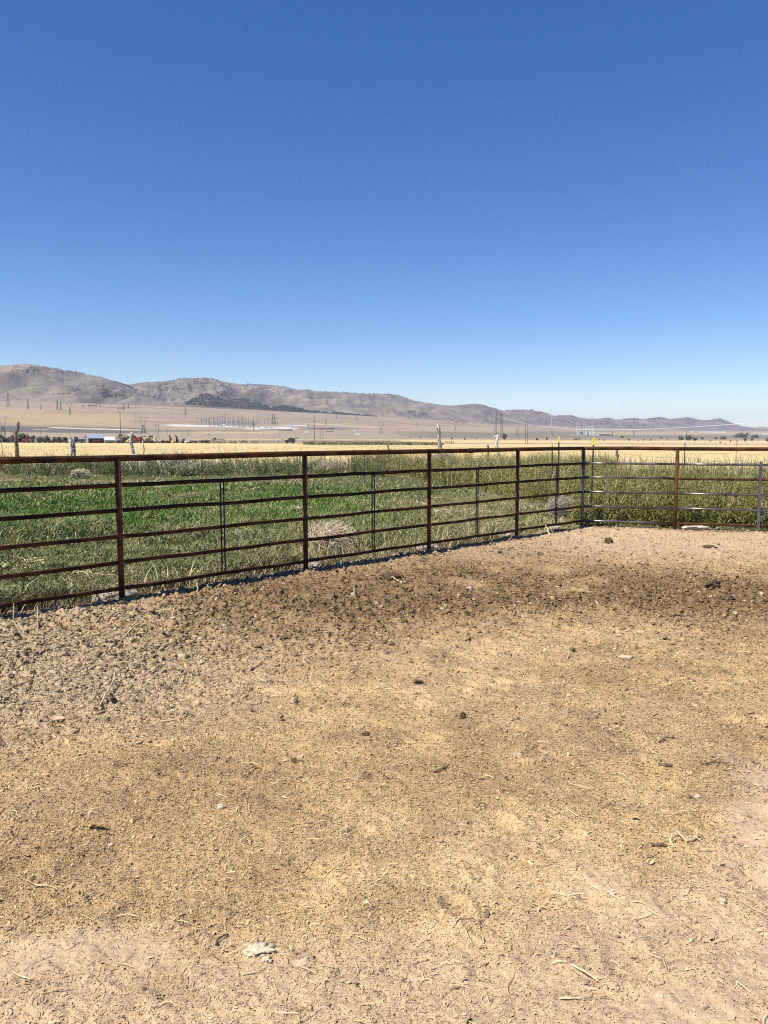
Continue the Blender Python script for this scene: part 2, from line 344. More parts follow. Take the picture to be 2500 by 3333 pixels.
def hoof(x, y):
    """soft hoof prints: shallow pits with a pushed-up rim"""
    h = np.zeros_like(x); g = .30
    for dx in (-1, 0, 1):
        for dy in (-1, 0, 1):
            ix = np.floor(x/g)+dx; iy = np.floor(y/g)+dy; a = _h(ix, iy, 91); b = _h(ix, iy, 92); c = _h(ix, iy, 93); e = _h(ix, iy, 94)
            px = (ix+.5+(a-.5)*.8)*g; py = (iy+.5+(b-.5)*.8)*g; th = c*6.28; u = (x-px)*np.cos(th)+(y-py)*np.sin(th); v = -(x-px)*np.sin(th)+(y-py)*np.cos(th)
            r = np.hypot(u/.075, v/.05)/(.7+.6*e); h = h+(c > .38)*(.45+.55*a)*(-.020*np.exp(-(r*.95)**4)+.009*np.exp(-((r-1.35)/.35)**2))
    return h
def pen_color(x, y):
    dark, grey, pink, n, n2 = pen_masks(x, y); T = lambda a: a[..., None]
    n3 = fbm(x/2.3, y/2.3, 3, 35)
    c = mix(C_(.36, .245, .125), C_(.49, .345, .18), T(sst(.3, .7, n*.6+n3*.4)))
    c = mix(c, C_(.50, .385, .25), T(powder(x, y)*.7)); c = mix(c, C_(.27, .185, .10), T(sst(.52, .68, fbm(x/.5+9, y/.42, 4, 38))*.26))
    c = c*T(.90+.22*sst(.32, .68, fbm(x/.24, y/.2, 3, 34)))
    c = mix(c, C_(.41, .315, .205), T(grey*.8)); c = mix(c, C_(.475, .345, .215), T(pink*.85*sst(.2, .55, n2+.15)))
    uu, _ = PIX(x, np.maximum(y, .5), 0*x); c = mix(c, C_(.185, .12, .062), T(dark*.92*(.35+.65*sst(150, 950, uu))))
    c = c*T(.86+.28*fbm(x/.09, y/.09, 3, 37))
    return c
def pen_h(x, y):
    dark, grey, pink, n, n2 = pen_masks(x, y); s = in_pen(x, y)
    dd = np.hypot(x, y)
    h = (fbm(x/2.6, y/2.6, 3, 41)-.5)*.07+(fbm(x/.55, y/.55, 4, 42)-.5)*.045
    k = np.clip(.25+dark*1.0+grey*.4, 0, 1.3)
    cl = fbm(x/.085, y/.085, 3, 43, .65); h += k*.05*np.maximum(cl-.5, 0)/.5*1.3
    h += (fbm(x/.035, y/.035, 2, 44)-.5)*(.006+.014*k)
    h += hoof(x, y)*.95*(1-.5*np.clip(dark, 0, 1))
    h += (.004+.05*(fbm(x/.5, y/.5, 3, 47)-.42))*sst(.0, .25, s)*sst(1.0, .3, s)                        # a low bank thrown up along the fence
    h = h-.02*sst(1.5, .5, s)
    h = np.where(s < .02, h-(.11)*sst(-.02, -.17, s+(n2-.5)*.08), h)   # ragged lip at the fence line
    return h
def build_pen():
    v = np.concatenate([np.linspace(5600, 3600, 130)[:-1], np.linspace(3600, 1960, 550), np.linspace(1960, 1690, 150)[1:]]); u = np.concatenate([np.linspace(-2100, -250, 220)[:-1], np.linspace(-250, 2750, 780), np.linspace(2750, 4600, 220)[1:]])
    Ug, Vg = np.meshgrid(u, v, indexing='ij'); x, y = G(Ug, Vg); z = pen_h(x, y); e = sst(0, 260, np.minimum(np.minimum(Ug+2100, 4600-Ug), (5600-Vg)*1.3)); z = z*e-.078*(1-e)
    n, m = Ug.shape; i = np.arange(n-1)[:, None]; j = np.arange(m-1)[None]
    Q = np.stack([i*m+j, (i+1)*m+j, (i+1)*m+j+1, i*m+j+1], -1).reshape(-1, 4)
    s = in_pen(x, y).ravel()+(fbm(x/.25, y/.25, 3, 46).ravel()-.5)*.10
    keep = (s[Q] > -.19).all(1)
    Q = Q[keep]; used = np.unique(Q); mp = np.full(n*m, -1); mp[used] = np.arange(len(used))
    V = np.stack([x, y, z], -1).reshape(-1, 3)[used]; C = pen_color(x.ravel()[used], y.ravel()[used])
    kind(mk('pen_ground', V, mp[Q], M['dirt'], C=C, smooth=True), 'structure')
def samp(n, u0, u1, v0, v1, p=1.0):
    """positions scattered on level ground, denser near the viewer as the ground is seen"""
    u = rng.uniform(u0, u1, n); v = v0+(v1-v0)*rng.uniform(0, 1, n)**p
    x, y = G(u, v); return x, y
def rotm(n, tilt):
    a = rng.uniform(0, 2*math.pi, n); t = rng.normal(0, tilt, n); r = rng.normal(0, tilt, n)
    ca, sa = np.cos(a), np.sin(a); ex = np.stack([ca*np.cos(t), sa*np.cos(t), np.sin(t)], -1)
    ey0 = np.stack([-sa, ca, 0*a], -1); ez0 = np.cross(ex, ey0)
    ey = ey0*np.cos(r)[:, None]+ez0*np.sin(r)[:, None]; return ex, ey, np.cross(ex, ey)
def build_litter():
    # chips and straws: bent slivers
    N = 700000
    x, y = samp(N, -330, 2830, 1700, 3560, 1.05)
    for a0, a1, v0, v1, n_ in ((-1900, -330, 1700, 3900, 150000), (2830, 4400, 1700, 3900, 150000), (-1500, 4000, 3560, 5200, 110000)):
        xa, ya = samp(n_, a0, a1, v0, v1, 1.05); x = np.concatenate([x, xa]); y = np.concatenate([y, ya])
    s = in_pen(x, y); k = s > -.08; x, y = x[k], y[k]; N = len(x)
    dark, grey, pink, n, n2 = pen_masks(x, y); keep = rng.uniform(0, 1, N) > np.clip(pink*.35+powder(x, y)*.62+.45*sst(4.2, 2.3, np.hypot(x, y)), 0, .92); x, y, dark, grey = x[keep], y[keep], dark[keep], grey[keep]; N = len(x)
    d = np.hypot(x, y); L = rng.lognormal(math.log(.0078), .42, N)*(.36+.165*d); W = L*rng.uniform(.14, .5, N)
    ex, ey, ez = rotm(N, .52); z = pen_h(x, y)+.002+.35*W
    P = np.stack([x, y, z], -1); bend = rng.uniform(-.25, .3, N)[:, None]*L[:, None]*ez
    l = L[:, None]/2*ex; w = W[:, None]/2*ey; w2 = w*rng.uniform(.2, 1, N)[:, None]
    V = np.stack([P-l-w2, P-l+w2, P+bend+w, P+bend-w, P+l+w2, P+l-w2], 1).reshape(-1, 3)
    b = np.arange(N)[:, None]*6; Q = np.concatenate([b+[[0, 3, 2, 1]], b+[[3, 5, 4, 2]]])
    C = pen_color(x, y); r = rng.uniform(0, 1, N)[:, None]
    f = np.where(r < .60, rng.uniform(.85, 1.35, N)[:, None], np.where(r < .90, rng.uniform(.38, .86, N)[:, None], 1.0))
    C = C*f; C = np.where(r > .92, C_(.62, .49, .27)*rng.uniform(.75, 1.1, N)[:, None], C)
    kind(mk('straw_litter', V, Q, M['litter'], C=np.repeat(C, 6, 0)), 'stuff')
    # loose long straws
    N = 900; x, y = samp(N, -1500, 4000, 1720, 3500, .8); k = in_pen(x, y) > .05; x, y = x[k], y[k]; N = len(x)
    d = np.hypot(x, y); L = rng.lognormal(math.log(.042), .5, N)*(.8+.06*d); ex, ey, ez = rotm(N, .16); z = pen_h(x, y)+.008
    P = np.stack([x, y, z], -1); W = (.0009+.00022*d)[:, None]; cu = rng.normal(0, .14, N)[:, None]*L[:, None]*ey
    l = L[:, None]/2*ex; w = W*ey; h = W*1.4*np.array([0, 0, 1.])
    ring = lambda p: [p-w, p+h, p+w]
    V = np.stack(ring(P-l)+ring(P+cu+h*2)+ring(P+l), 1).reshape(-1, 3); b = np.arange(N)[:, None]*9
    Q = np.concatenate([b+[[o, o+1, o+4, o+3]] for o in (0, 1, 3, 4)])
    C = mix(C_(.42, .32, .15), C_(.70, .58, .34), rng.uniform(0, 1, N)[:, None])
    kind(mk('loose_straw', V, Q, M['litter'], C=np.repeat(C, 9, 0)), 'stuff')
def ico(sub):
    import bmesh
    bm = bmesh.new(); bmesh.ops.create_icosphere(bm, subdivisions=sub, radius=1); bm.verts.ensure_lookup_table()
    V = np.array([v.co for v in bm.verts]); Q = np.array([[v.index for v in f.verts] for f in bm.faces]); bm.free(); return V, Q
IC1, IC2 = ico(1), ico(2)
def rocks(x, y, z, r, base, flat=.6, jit=.28, C=None):
    V0, Q0 = base; N = len(x); k = len(V0)
    ex, ey, ez = rotm(N, .4); sc_ = np.stack([rng.uniform(.8, 1.6, N), rng.uniform(.6, 1.1, N), flat*rng.uniform(.5, 1.3, N)], -1)*r[:, None]
    jt = 1+rng.normal(0, jit, (N, k))
    o = rng.uniform(0, 500, (N, 3)); D = V0[None]*1.25+o[:, None]; lump = vn(D[..., 0]+D[..., 2]*.6, D[..., 1]-D[..., 2]*.8, 3)-.5
    L = V0[None]*(jt+lump*1.5)[..., None]*sc_[:, None, :]
    if k > 12:                                                # broken faces
        for _ in range(6):
            nn = rng.normal(0, 1, (N, 1, 3)); nn /= np.linalg.norm(nn, axis=2)[..., None]; ds = (L*nn).sum(-1, keepdims=True); L = L-np.maximum(ds-(r*rng.uniform(.25, .7, N))[:, None, None], 0)*nn
    W = L[..., 0:1]*ex[:, None]+L[..., 1:2]*ey[:, None]+L[..., 2:3]*ez[:, None]+np.stack([x, y, z], -1)[:, None]
    Q = (np.arange(N)[:, None, None]*k+Q0[None]).reshape(-1, 3)
    return W.reshape(-1, 3), Q, (np.repeat(C, k, 0) if C is not None else None)
def build_clods():
    Vs, Qs, Cs, b = [], [], [], 0
    for N, base, r0, sg, lim in ((260000, IC1, .0085, .45, .022), (46000, IC2, .0130, .45, .040)):
        x, y = samp(int(N*1.7), -1500, 4000, 1720, 2700 if base is IC2 else 3500, 1.0); s = in_pen(x, y); x, y = x[s > .08], y[s > .08]
        dark, grey, pink, n, n2 = pen_masks(x, y)
        far = sst(2.8, 6.0, np.hypot(x, y)); pr = (.012+dark*1.0*sst(.38, .6, n2)+grey*.22*sst(.4, .6, n2))*far if base is IC2 else (.04+dark*.9+grey*.5+pink*.03)*(.12+.88*far)
        k = rng.uniform(0, 1, len(x)) < pr; x, y, dark = x[k], y[k], dark[k]; N = len(x)
        r = np.minimum(rng.lognormal(math.log(r0), sg, N), lim)*np.where(rng.uniform(0, 1, N) < .05, 1.35, 1)*sst(1.5, 6.5, np.hypot(x, y))*(1+.012*np.hypot(x, y))
        t = rng.uniform(0, 1, N)[:, None]
        C = pen_color(x, y)*rng.uniform(.6, 1.25, N)[:, None]; C = np.where(t < .25, mix(C, C_(.075, .048, .028), .65), C); C = np.where(t > .95, C_(.46, .36, .23)*rng.uniform(.8, 1.1, N)[:, None], C)
        V, Q, Cc = rocks(x, y, pen_h(x, y)+r*.12, r, base, .62, .26 if base is IC2 else .28, C); Vs.append(V); Qs.append(Q+b); Cs.append(Cc); b += len(V)
    # a ragged bank of crumbs kicked up against the fence
    for a, c, dr, nr, n in ((FP[0]-LD*1.2, CORNER, LD, LN, 5200), (CORNER, CORNER+RD*4, RD, RN, 1200)):
        L_ = np.linalg.norm(c-a); t = rng.uniform(0, L_, n); s = rng.gamma(2.2, .085, n)-.12+.05*(fbm(t/.3, t*0, 3, 66)-.5); k = fbm(t/.45, t*0+3, 3, 67) > rng.uniform(.2, .62, n); t, s = t[k], s[k]; n = len(t)
        x, y = a[0]+dr[0]*t+nr[0]*s, a[1]+dr[1]*t+nr[1]*s; r = np.minimum(rng.lognormal(math.log(.0115), .5, n), .042); tt = rng.uniform(0, 1, n)[:, None]
        C = mix(C_(.17, .12, .07), C_(.44, .335, .215), tt)
        V, Q, Cc = rocks(x, y, pen_h(x, y)+r*.35, r, IC2, .65, .26, C); Vs.append(V); Qs.append(Q+b); Cs.append(Cc); b += len(V)
    kind(mk('dung_clods', np.concatenate(Vs), np.concatenate(Qs), M['clod'], C=np.concatenate(Cs)), 'stuff')
# ------------------------------------------------------------------ single things lying in the pen
def pen_at(u, v):
    x, y = [float(q) for q in G(u, v)]; return x, y, float(pen_h(np.array([x]), np.array([y]))[0])
def chunk(name, u, v, wpx, m, label, cat, flat=.5, seed=0, hgt=None, asp=.7, rz=None):
    x, y, z = pen_at(u, v); r = wpx/2*math.hypot(x, y)/F*1.0
    st = np.random.default_rng(seed+int(u*3+v)); V0, Q0 = ico(4)
    n = 1+.55*(fbm(V0[:, 0]*1.6+u, V0[:, 1]*1.6+V0[:, 2]*2.1+v, 3, 3)-.5)*2+.22*(fbm(V0[:, 0]*6+u, V0[:, 1]*6+V0[:, 2]*5, 2, 9)-.5)*2
    V = V0*n[:, None]*np.array([r, r*asp, r*flat]); a = st.uniform(-.3, .3) if rz is None else rz
    ca, sa = math.cos(a), math.sin(a); V = np.stack([V[:, 0]*ca-V[:, 1]*sa, V[:, 0]*sa+V[:, 1]*ca, V[:, 2]], -1)
    if name == 'dung_crust':                                  # flaky plate with a torn rim
        an = np.arctan2(V[:, 1], V[:, 0]); k = 1+.5*(fbm(an*2.2+u, an*0+v, 4, 5, .65)-.5)*2*np.minimum(1, np.hypot(V[:, 0], V[:, 1])/(r*.5)); V[:, 0] *= k; V[:, 1] *= k; V[:, 2] += r*.22*(fbm(V[:, 0]/r*3.5+u, V[:, 1]/r*3.5, 4, 8, .6)-.5)*(V[:, 2] > 0)
    V[:, 2] = np.maximum(V[:, 2], -r*flat*.45)
    o = mk(name, V, Q0, m, loc=(x, y, z+r*flat*.38)); return tag(o, label, cat)
def stick(name, pts, rpx, m, label, cat, lift=1.0, taper=.5, branch=None):
    """pts: photo points along the stick with a height above the dirt"""
    P = []
    for u, v, h in pts:
        x, y, z = pen_at(u, v); P.append(np.array([x, y, z+h+.004]))
    d = np.hypot(P[0][0], P[0][1]); r = rpx/2*d/F; Q = []
    for i in range(len(P)-1):
        for t in np.linspace(0, 1, 4)[:-1]:
            q = P[i]*(1-t)+P[i+1]*t; Q.append(q+np.array([random.uniform(-1, 1), random.uniform(-1, 1), random.uniform(0, .6)])*r*.5)
    Q.append(P[-1]); b = MB(); b.poly(Q, [r*(1-(1-taper)*i/(len(Q)-1)) for i in range(len(Q))], 6)
    if branch:
        B = []
        for u, v, h in branch:
            x, y, z = pen_at(u, v); B.append(np.array([x, y, z+h+.004]))
        b.poly(B, [r*.7, r*.35] if len(B) == 2 else r*.6, 5)
    c = Q[0].copy(); b.v = [(p[0]-c[0], p[1]-c[1], p[2]-c[2]) for p in b.v]
    o = b.build(name, m); o.location = c; return tag(o, label, cat)
def build_pen_things():
    chunk('dung_crust', 850, 3103, 98, M['birdbody'], 'large pale dried dung crust lying flat near the bottom edge', 'dung crust', .30, asp=.62, rz=.15)
    chunk('dung_crust', 868, 3138, 34, M['birdbody'], 'small pale crumb just below the large pale dung crust', 'dung crust', .5)
    chunk('dung_crust', 988, 3145, 46, M['paleclod'], 'pale cracked crust right of the large dung crust', 'dung crust', .35)
    chunk('dung_clod', 1508, 2333, 20, M['darkclod'], 'small dark peaked clod alone on golden dirt in mid pen', 'clod', 1.5, asp=.9)
    chunk('dung_clod', 1982, 1768, 22, M['darkclod'], 'upright dark clod on pale dirt near the fence corner', 'clod', 1.4, asp=.9)
    chunk('dung_clod', 2318, 1918, 44, M['darkclod'], 'big round dark clod at the right of the clod band', 'clod', .8)
    chunk('dung_clod', 2372, 1958, 40, M['darkclod'], 'flat dark clod just below the big round clod on the right', 'clod', .5)
    chunk('dung_clod', 1268, 1885, 62, M['darkclod'], 'long black dung lump in the clod band below the third post', 'clod', .45, asp=.5)
    chunk('dung_clod', 2310, 1783, 36, M['darkclod'], 'dark flat clod on pale dirt below the right fence post', 'clod', .4)
    chunk('dung_clod', 1190, 2395, 22, M['darkclod'], 'dark round clod left of the peaked clod in mid pen', 'clod', .8)
    chunk('dung_clod', 955, 2474, 20, M['darkclod'], 'dark clod touching a white chip in the pen middle', 'clod', .8)
    chunk('stone', 930, 2471, 20, M['paleclod'], 'white chip touching a dark clod in the pen middle', 'stone', .6)
    chunk('stone', 718, 2628, 34, M['paleclod'], 'pale lumpy stone on the left half of the pen', 'stone', .6)
    chunk('stone', 362, 2757, 16, M['paleclod'], 'tiny bright white chip on the left side of the pen', 'stone', .6)
    chunk('stone', 1192, 2950, 22, M['paleclod'], 'round pale stone below the pen middle', 'stone', .8)
    chunk('stone', 2035, 2138, 40, M['paleclod'], 'flat pale oval chip right of the pen middle', 'stone', .3)
    chunk('stone', 1990, 2908, 32, M['paleclod'], 'pale rounded stone on the lower right dirt', 'stone', .55)
    chunk('stone', 2470, 3042, 24, M['paleclod'], 'bright white chip at the lower right edge', 'stone', .6)
    chunk('stone', 1660, 3056, 26, M['paleclod'], 'square white chip in the lower middle of the pen', 'stone', .4)
    chunk('stone', 2272, 2600, 26, M['paleclod'], 'flat pale chip right of the black stick', 'stone', .5)
    chunk('stone', 1552, 2860, 22, M['paleclod'], 'bright pale chip beside dark bits at lower middle', 'stone', .4)
    chunk('stone', 2350, 2950, 26, M['paleclod'], 'cream stone with a dark underside on the lower right dirt', 'stone', .7)
    chunk('dung_clod', 473, 3240, 18, M['darkclod'], 'small black clod on the lower left dirt', 'clod', .8)
    chunk('stone', 1527, 1916, 28, M['paleclod'], 'pale pebble in the middle of the clod band', 'stone', .6)
    stick('stick', [(2143, 2495, .0), (2165, 2500, .004), (2190, 2501, .0)], 12, M['twig'], 'short thick black stick right of the pen middle', 'stick', taper=.8)
    stick('stick', [(2120, 2757, .004), (2150, 2760, .006), (2168, 2758, .002)], 11, M['twig'], 'short brown stick left of the looped pale stalk', 'stick', taper=.7)
    stick('stick', [(1562, 2531, .0), (1580, 2523, .004), (1592, 2517, .002)], 7, M['twig'], 'thin dark twig slanting on the pen middle', 'stick')
    stick('stick', [(1410, 2508, .0), (1440, 2502, .006), (1465, 2487, .012)], 6, M['twig'], 'forked dark twig left of the slanting twig', 'stick', branch=[(1440, 2502, .006), (1452, 2485, .02)])
    stick('stick', [(703, 3090, .0), (712, 3068, .006), (728, 3056, .006), (745, 3046, .0)], 9, M['twig'], 'bent dark twig above the large pale dung crust', 'stick')
    stick('stick', [(2145, 2420, .0), (2165, 2407, .008), (2200, 2402, .002)], 5, M['twig'], 'thin curved dark twig upper right of the black stick', 'stick')
    stick('stick', [(2280, 2495, .0), (2320, 2490, .01), (2375, 2494, .002)], 5, M['twig'], 'long thin forked twig right of the black stick', 'stick', branch=[(2320, 2490, .01), (2350, 2480, .02)])
    stick('straw_stalk', [(2196, 2764, .0), (2182, 2752, .012), (2185, 2737, .018), (2205, 2728, .016), (2218, 2738, .010), (2234, 2750, .005), (2252, 2744, .006), (2266, 2735, .012), (2269, 2733, .030), (2265, 2731, .062)], 7, M['straw'], 'looped pale yellow stalk with upright end on right dirt', 'stalk', taper=.8, branch=[(2264, 2738, .012), (2282, 2748, .004)])
    stick('straw_stalk', [(2186, 2748, .0), (2200, 2740, .01), (2220, 2741, .004)], 5, M['straw'], 'thin pale straw under the looped yellow stalk', 'stalk')
    stick('straw_stalk', [(1860, 3148, .0), (1900, 3176, .012), (1945, 3194, .002)], 9, M['straw'], 'straight pale stalk slanting at the lower right', 'stalk', taper=.7, branch=[(1930, 3190, .006), (1952, 3190, .012)])
    stick('straw_stalk', [(1820, 3257, .0), (1860, 3264, .004), (1895, 3260, .004), (1925, 3246, .006), (1930, 3236, .004)], 7, M['straw'], 'hook shaped pale stalk near the bottom edge at right', 'stalk')
    stick('straw_stalk', [(112, 2893, .0), (150, 2897, .006), (186, 2903, .0)], 6, M['straw'], 'straight pale straw on the left side of the pen', 'stalk')
    stick('straw_stalk', [(790, 3186, .0), (830, 3180, .004), (862, 3166, .002)], 5, M['straw'], 'thin curved straw under the large pale dung crust', 'stalk')
    stick('straw_stalk', [(325, 2300, .0), (352, 2256, .03), (372, 2225, .04), (378, 2190, .06)], 7, M['straw'], 'long bent pale stalk sprawled on grey dirt at left', 'stalk')
    stick('straw_stalk', [(352, 2172, .02), (400, 2166, .04), (470, 2160, .02)], 6, M['straw'], 'long pale stalk lying across the top of the bent stalk', 'stalk')
    stick('straw_stalk', [(520, 2350, .0), (580, 2344, .01), (606, 2322, .03)], 6, M['straw'], 'forked pale straw on the left of the pen', 'stalk', branch=[(580, 2344, .01), (596, 2362, .0)])
    stick('straw_stalk', [(400, 2080, .0), (425, 2062, .03), (468, 2040, .06)], 7, M['straw'], 'pale stalk curving up from the left clod band', 'stalk')
    stick('straw_stalk', [(1154, 1942, .0), (1153, 1941, .08), (1152, 1940, .16)], 6, M['straw'], 'short pale straw standing upright in clods below the second post', 'stalk')
    for i, (a, b, c, t) in enumerate([((125, 2060), (127, 2020), (126, 1990), 'bare straight stem'), ((70, 2070), (45, 2030), (50, 2002), 'leaning bare stem'), ((185, 1985), (180, 1950), (183, 1925), 'thin dark stem'), ((230, 1980), (222, 1960), (214, 1940), 'slanting thin stem')]):
        stick('dry_stem', [(a[0], a[1], 0), (b[0], a[1]-2, .12), (c[0], a[1]-4, .24)], 7-i, M['straw'] if i < 2 else M['twig'], t+' sticking up at the far left fence base, '+['tallest and palest', 'left of the palest stem', 'nearest the bottom rail', 'right of the darkest stem'][i], 'dry stem')
    stick('straw_stalk', [(405, 1962-4, .0), (430, 1954, .05), (470, 1945, .02)], 6, M['twig'], 'bent brown stem at the foot of the left rusty post', 'dry stem')
    stick('straw_stalk', [(1790, 1747, .0), (1782, 1743, .08), (1775, 1741, .16)], 6, M['straw'], 'pale stem leaning on the bottom rail near the corner', 'dry stem')
    stick('straw_stalk', [(640, 1925, .0), (645, 1923, .06), (642, 1922, .12)], 6, M['straw'], 'yellow stem at the fence base between first and second posts', 'dry stem')
    stick('straw_stalk', [(1262, 1880, .0), (1280, 1890, .03), (1300, 1898, .01)], 5, M['straw'], 'crossed straws lying on clods below the third post', 'stalk')
# ================================================================== the welded pipe fence
HT, RT = 1.487, .034                                      # top pipe height and radius
RAILS = [1.175, .915, .645, .375, .105]
def line3(p, q, z, r, n=10, seg=1):
    b = MB(); P = [np.array([p[0]+(q[0]-p[0])*t, p[1]+(q[1]-p[1])*t, z+(0 if seg == 1 else random.uniform(-.006, .006)*(0 < t < 1))]) for t in np.linspace(0, 1, seg+1)]
    b.poly(P, r, n); return b
def build_fence():
    S = np.linalg.norm(FP[1]-FP[0])
    posts = [FP[0]-LD*S*1.02, FP[0], FP[1], FP[2], FP[3]]
    root = empty('pipe_fence', (FP[1][0], FP[1][1], 0), 'dark rusty pipe fence with five rails running along the left of the pen', 'fence')
    inv = -np.array([FP[1][0], FP[1][1], 0])
    def P(b, name, m, smooth=True, parent=root):
        b.v = [(v[0]+inv[0], v[1]+inv[1], v[2]) for v in b.v]; o = b.build(name, m, parent, smooth); return o
    start = posts[0]-LD*2.4
    top = line3(start, CORNER, HT-RT, RT, 14, 12); P(top, 'top_rail', M['rust'])
    j = FP[2]+(FP[3]-FP[2])*.44
    b = MB(); q = np.array([j[0], j[1], HT-RT]); d3 = np.array([LD[0], LD[1], 0]); b.poly([q-d3*.06, q-d3*.045, q+d3*.045, q+d3*.06], [.034, .0405, .0405, .034], 14); P(b, 'pipe_coupling', M['rust'])
    for i, p in enumerate(posts):
        b = MB(); b.poly([(p[0], p[1], -.35), (p[0], p[1], HT-RT*1.2)], .031, 14); po = P(b, 'post', M['post'])
        for zr in RAILS:                               # wire ties and saddles where rails meet the post
            b = MB(); a = np.array([p[0]+LN[0]*.034+LD[0]*.014, p[1]+LN[1]*.034+LD[1]*.014, zr])
            b.poly([a+[0, 0, -.028], a+[LN[0]*.012, LN[1]*.012, 0], a+[0, 0, .03]], [.003, .004, .003], 5); P(b, 'tie', M['clip'], parent=po)
    off = LN*.0
    for k, zr in enumerate(RAILS):
        r = .0215 if k else .023
        full = [start]+posts+[CORNER]
        for a, c in zip(full[:-1], full[1:]):
            b = line3(a+off, c+off, zr, r, 10, 6); P(b, 'rail', M['rail'] if k < 2 else M['rust'])
    for i in range(5):
        a = (posts+[CORNER])[i]; c = (posts+[CORNER])[i+1]; f = .5
        m_ = a+(c-a)*f
        if i == 4: m_ = FP[3]+(CORNER-FP[3])*.56
        for sgn in (-1, 1):
            q = m_+LD*sgn*.021; b = MB(); b.poly([(q[0]+LN[0]*.024, q[1]+LN[1]*.024, RAILS[-1]-.01), (q[0]+LN[0]*.024, q[1]+LN[1]*.024, RAILS[0]+.01)], .0085, 8); P(b, 'stay', M['stay'])
    # right-hand run
    root = empty('pipe_fence', (P5[0], P5[1], 0), 'shiny pipe fence run across the right end of the pen past the corner', 'fence')
    inv = -np.array([P5[0], P5[1], 0])
    P6 = P5+RD*2.45; end = P6+RD*2.6
    P(line3(CORNER, end, HT-RT, RT, 14, 8), 'top_rail', M['rust'], parent=root)
    b = MB(); b.poly([(CORNER[0], CORNER[1], -.35), (CORNER[0], CORNER[1], HT-RT*1.2)], .036, 14); P(b, 'corner_post', M['greypipe'], parent=root)['label'] = 'grey corner post'
    for p in (P5, P6): b = MB(); b.poly([(p[0], p[1], -.35), (p[0], p[1], HT-RT*1.2)], .032, 14); P(b, 'post', M['post'], parent=root)
    for k, zr in enumerate(RAILS):
        for i, (a, c) in enumerate(((CORNER, P5), (P5, P6), (P6, end))):
            a0 = a+RD*.0
            br = (k != 1 or i == 0) and not (k == 4 and i > 0)
            P(line3(a0, c, zr, .0205, 12, 4), 'rail', M['bright'] if br else M['rust'], parent=root)
        b = MB(); q = np.array([CORNER[0]+RD[0]*.05, CORNER[1]+RD[1]*.05, zr]); b.poly([q-[RD[0]*.04, RD[1]*.04, 0], q+[RD[0]*.06, RD[1]*.06, 0]], [.030, .023], 10); P(b, 'weld', M['machine'], parent=root)
    sx = g2(2475, 1735); s_ = CORNER+RD*np.dot(sx-CORNER, RD)+RN*.03
    b = MB(); b.box((s_[0], s_[1], (RAILS[0]+RAILS[-1])/2-.01), (.042, .042, RAILS[0]-RAILS[-1]+.14), math.atan2(RD[1], RD[0])); P(b, 'stay', M['stay2'], False, root)
    s2 = P6+RD*1.2+RN*.03; b = MB(); b.box((s2[0], s2[1], (RAILS[0]+RAILS[-1])/2-.01), (.042, .042, RAILS[0]-RAILS[-1]+.14), math.atan2(RD[1], RD[0])); P(b, 'stay', M['stay2'], False, root)
    # lumps of pale concrete round the post feet
    for (p, lab) in ((FP[0], 'pale crumbling concrete footing at the left rusty post'), (FP[1]+LD*.2, 'small pale concrete lumps at the foot of the second post'), (FP[2]+LD*.12, 'pale concrete footing at the third post'), (FP[3]-LD*.1, 'pale footing at the fourth post'), (P5+RD*.35, 'pale broken concrete right of the right fence post'), (CORNER-LD*.75, 'pale concrete lump left of the corner post')):
        dr, nr = (RD, RN) if p is P5 or lab.startswith('pale broken') else (LD, LN)
        V0, Q0 = ico(4); n = 1+.5*(fbm(V0[:, 0]*2.2+p[0], V0[:, 1]*2.2+V0[:, 2]*2+p[1], 4, 3, .6)-.5)*2+.25*(fbm(V0[:, 0]*7+p[0], V0[:, 1]*7+V0[:, 2]*6, 3, 9)-.5)*2
        V = V0*n[:, None]*np.array([.19, .075, .045])*(1.2 if p is FP[0] else rng.uniform(.9, 1.3)); V = np.stack([V[:, 0]*dr[0]+V[:, 1]*nr[0], V[:, 0]*dr[1]+V[:, 1]*nr[1], V[:, 2]], -1)
        q = p-nr*.13; tag(mk('concrete_footing', V, Q0, M['cement'], loc=(q[0], q[1], .01)), lab, 'footing')
# ================================================================== wire fence: posts and strands
def rough_post(name, u0, v0, v1, wpx, m, label, Y=None, u1=None, knots=2, base_z=None, fork=None):
    """old crooked wooden post: foot at (u0,v0), head at (u1,v1)"""
    if Y is None: f = hit(u0, v0); Y = f[1]
    else: q = PT(u0, 1421, Y); f = np.array([q[0], Y, float(ground_z(q[0], Y))])
    t = PT(u1 if u1 is not None else u0, v1, Y); h = t[2]-f[2]; r = wpx/2*Y/F
    P, R = [], []; ph = random.uniform(0, 6)
    for k in range(9):
        s = k/8; w = .5*r*math.sin(ph+s*7)+.3*r*math.sin(ph*2+s*13)
        P.append(np.array([(t[0]-f[0])*s+w*(s > 0), w*.5, -.3+(h+.3)*s])); R.append(r*(1.12-.25*s+random.uniform(-.10, .10)))
    R[-1] *= .8
    b = MB(); b.poly(P, R, 9)
    for k in range(knots):
        s = random.uniform(.3, .95); i = int(s*8); q = P[i]; a = random.uniform(0, 6.28); d = np.array([math.cos(a)*1.7*r, math.sin(a)*1.7*r, r*.8])
        b.poly([q, q+d*.7, q+d], [r*.5, r*.35, r*.12], 6)
    if fork is not None: q = P[-2]; b.poly([q, q+np.array([fork*r*.6, 0, r*1.0]), q+np.array([fork*r*1.5, 0, r*1.9])], [r*.7, r*.6, r*.45], 7)
    o = b.build(name, m, None, True); o.location = [float(q) for q in f]; tag(o, label, 'fence post'); return f
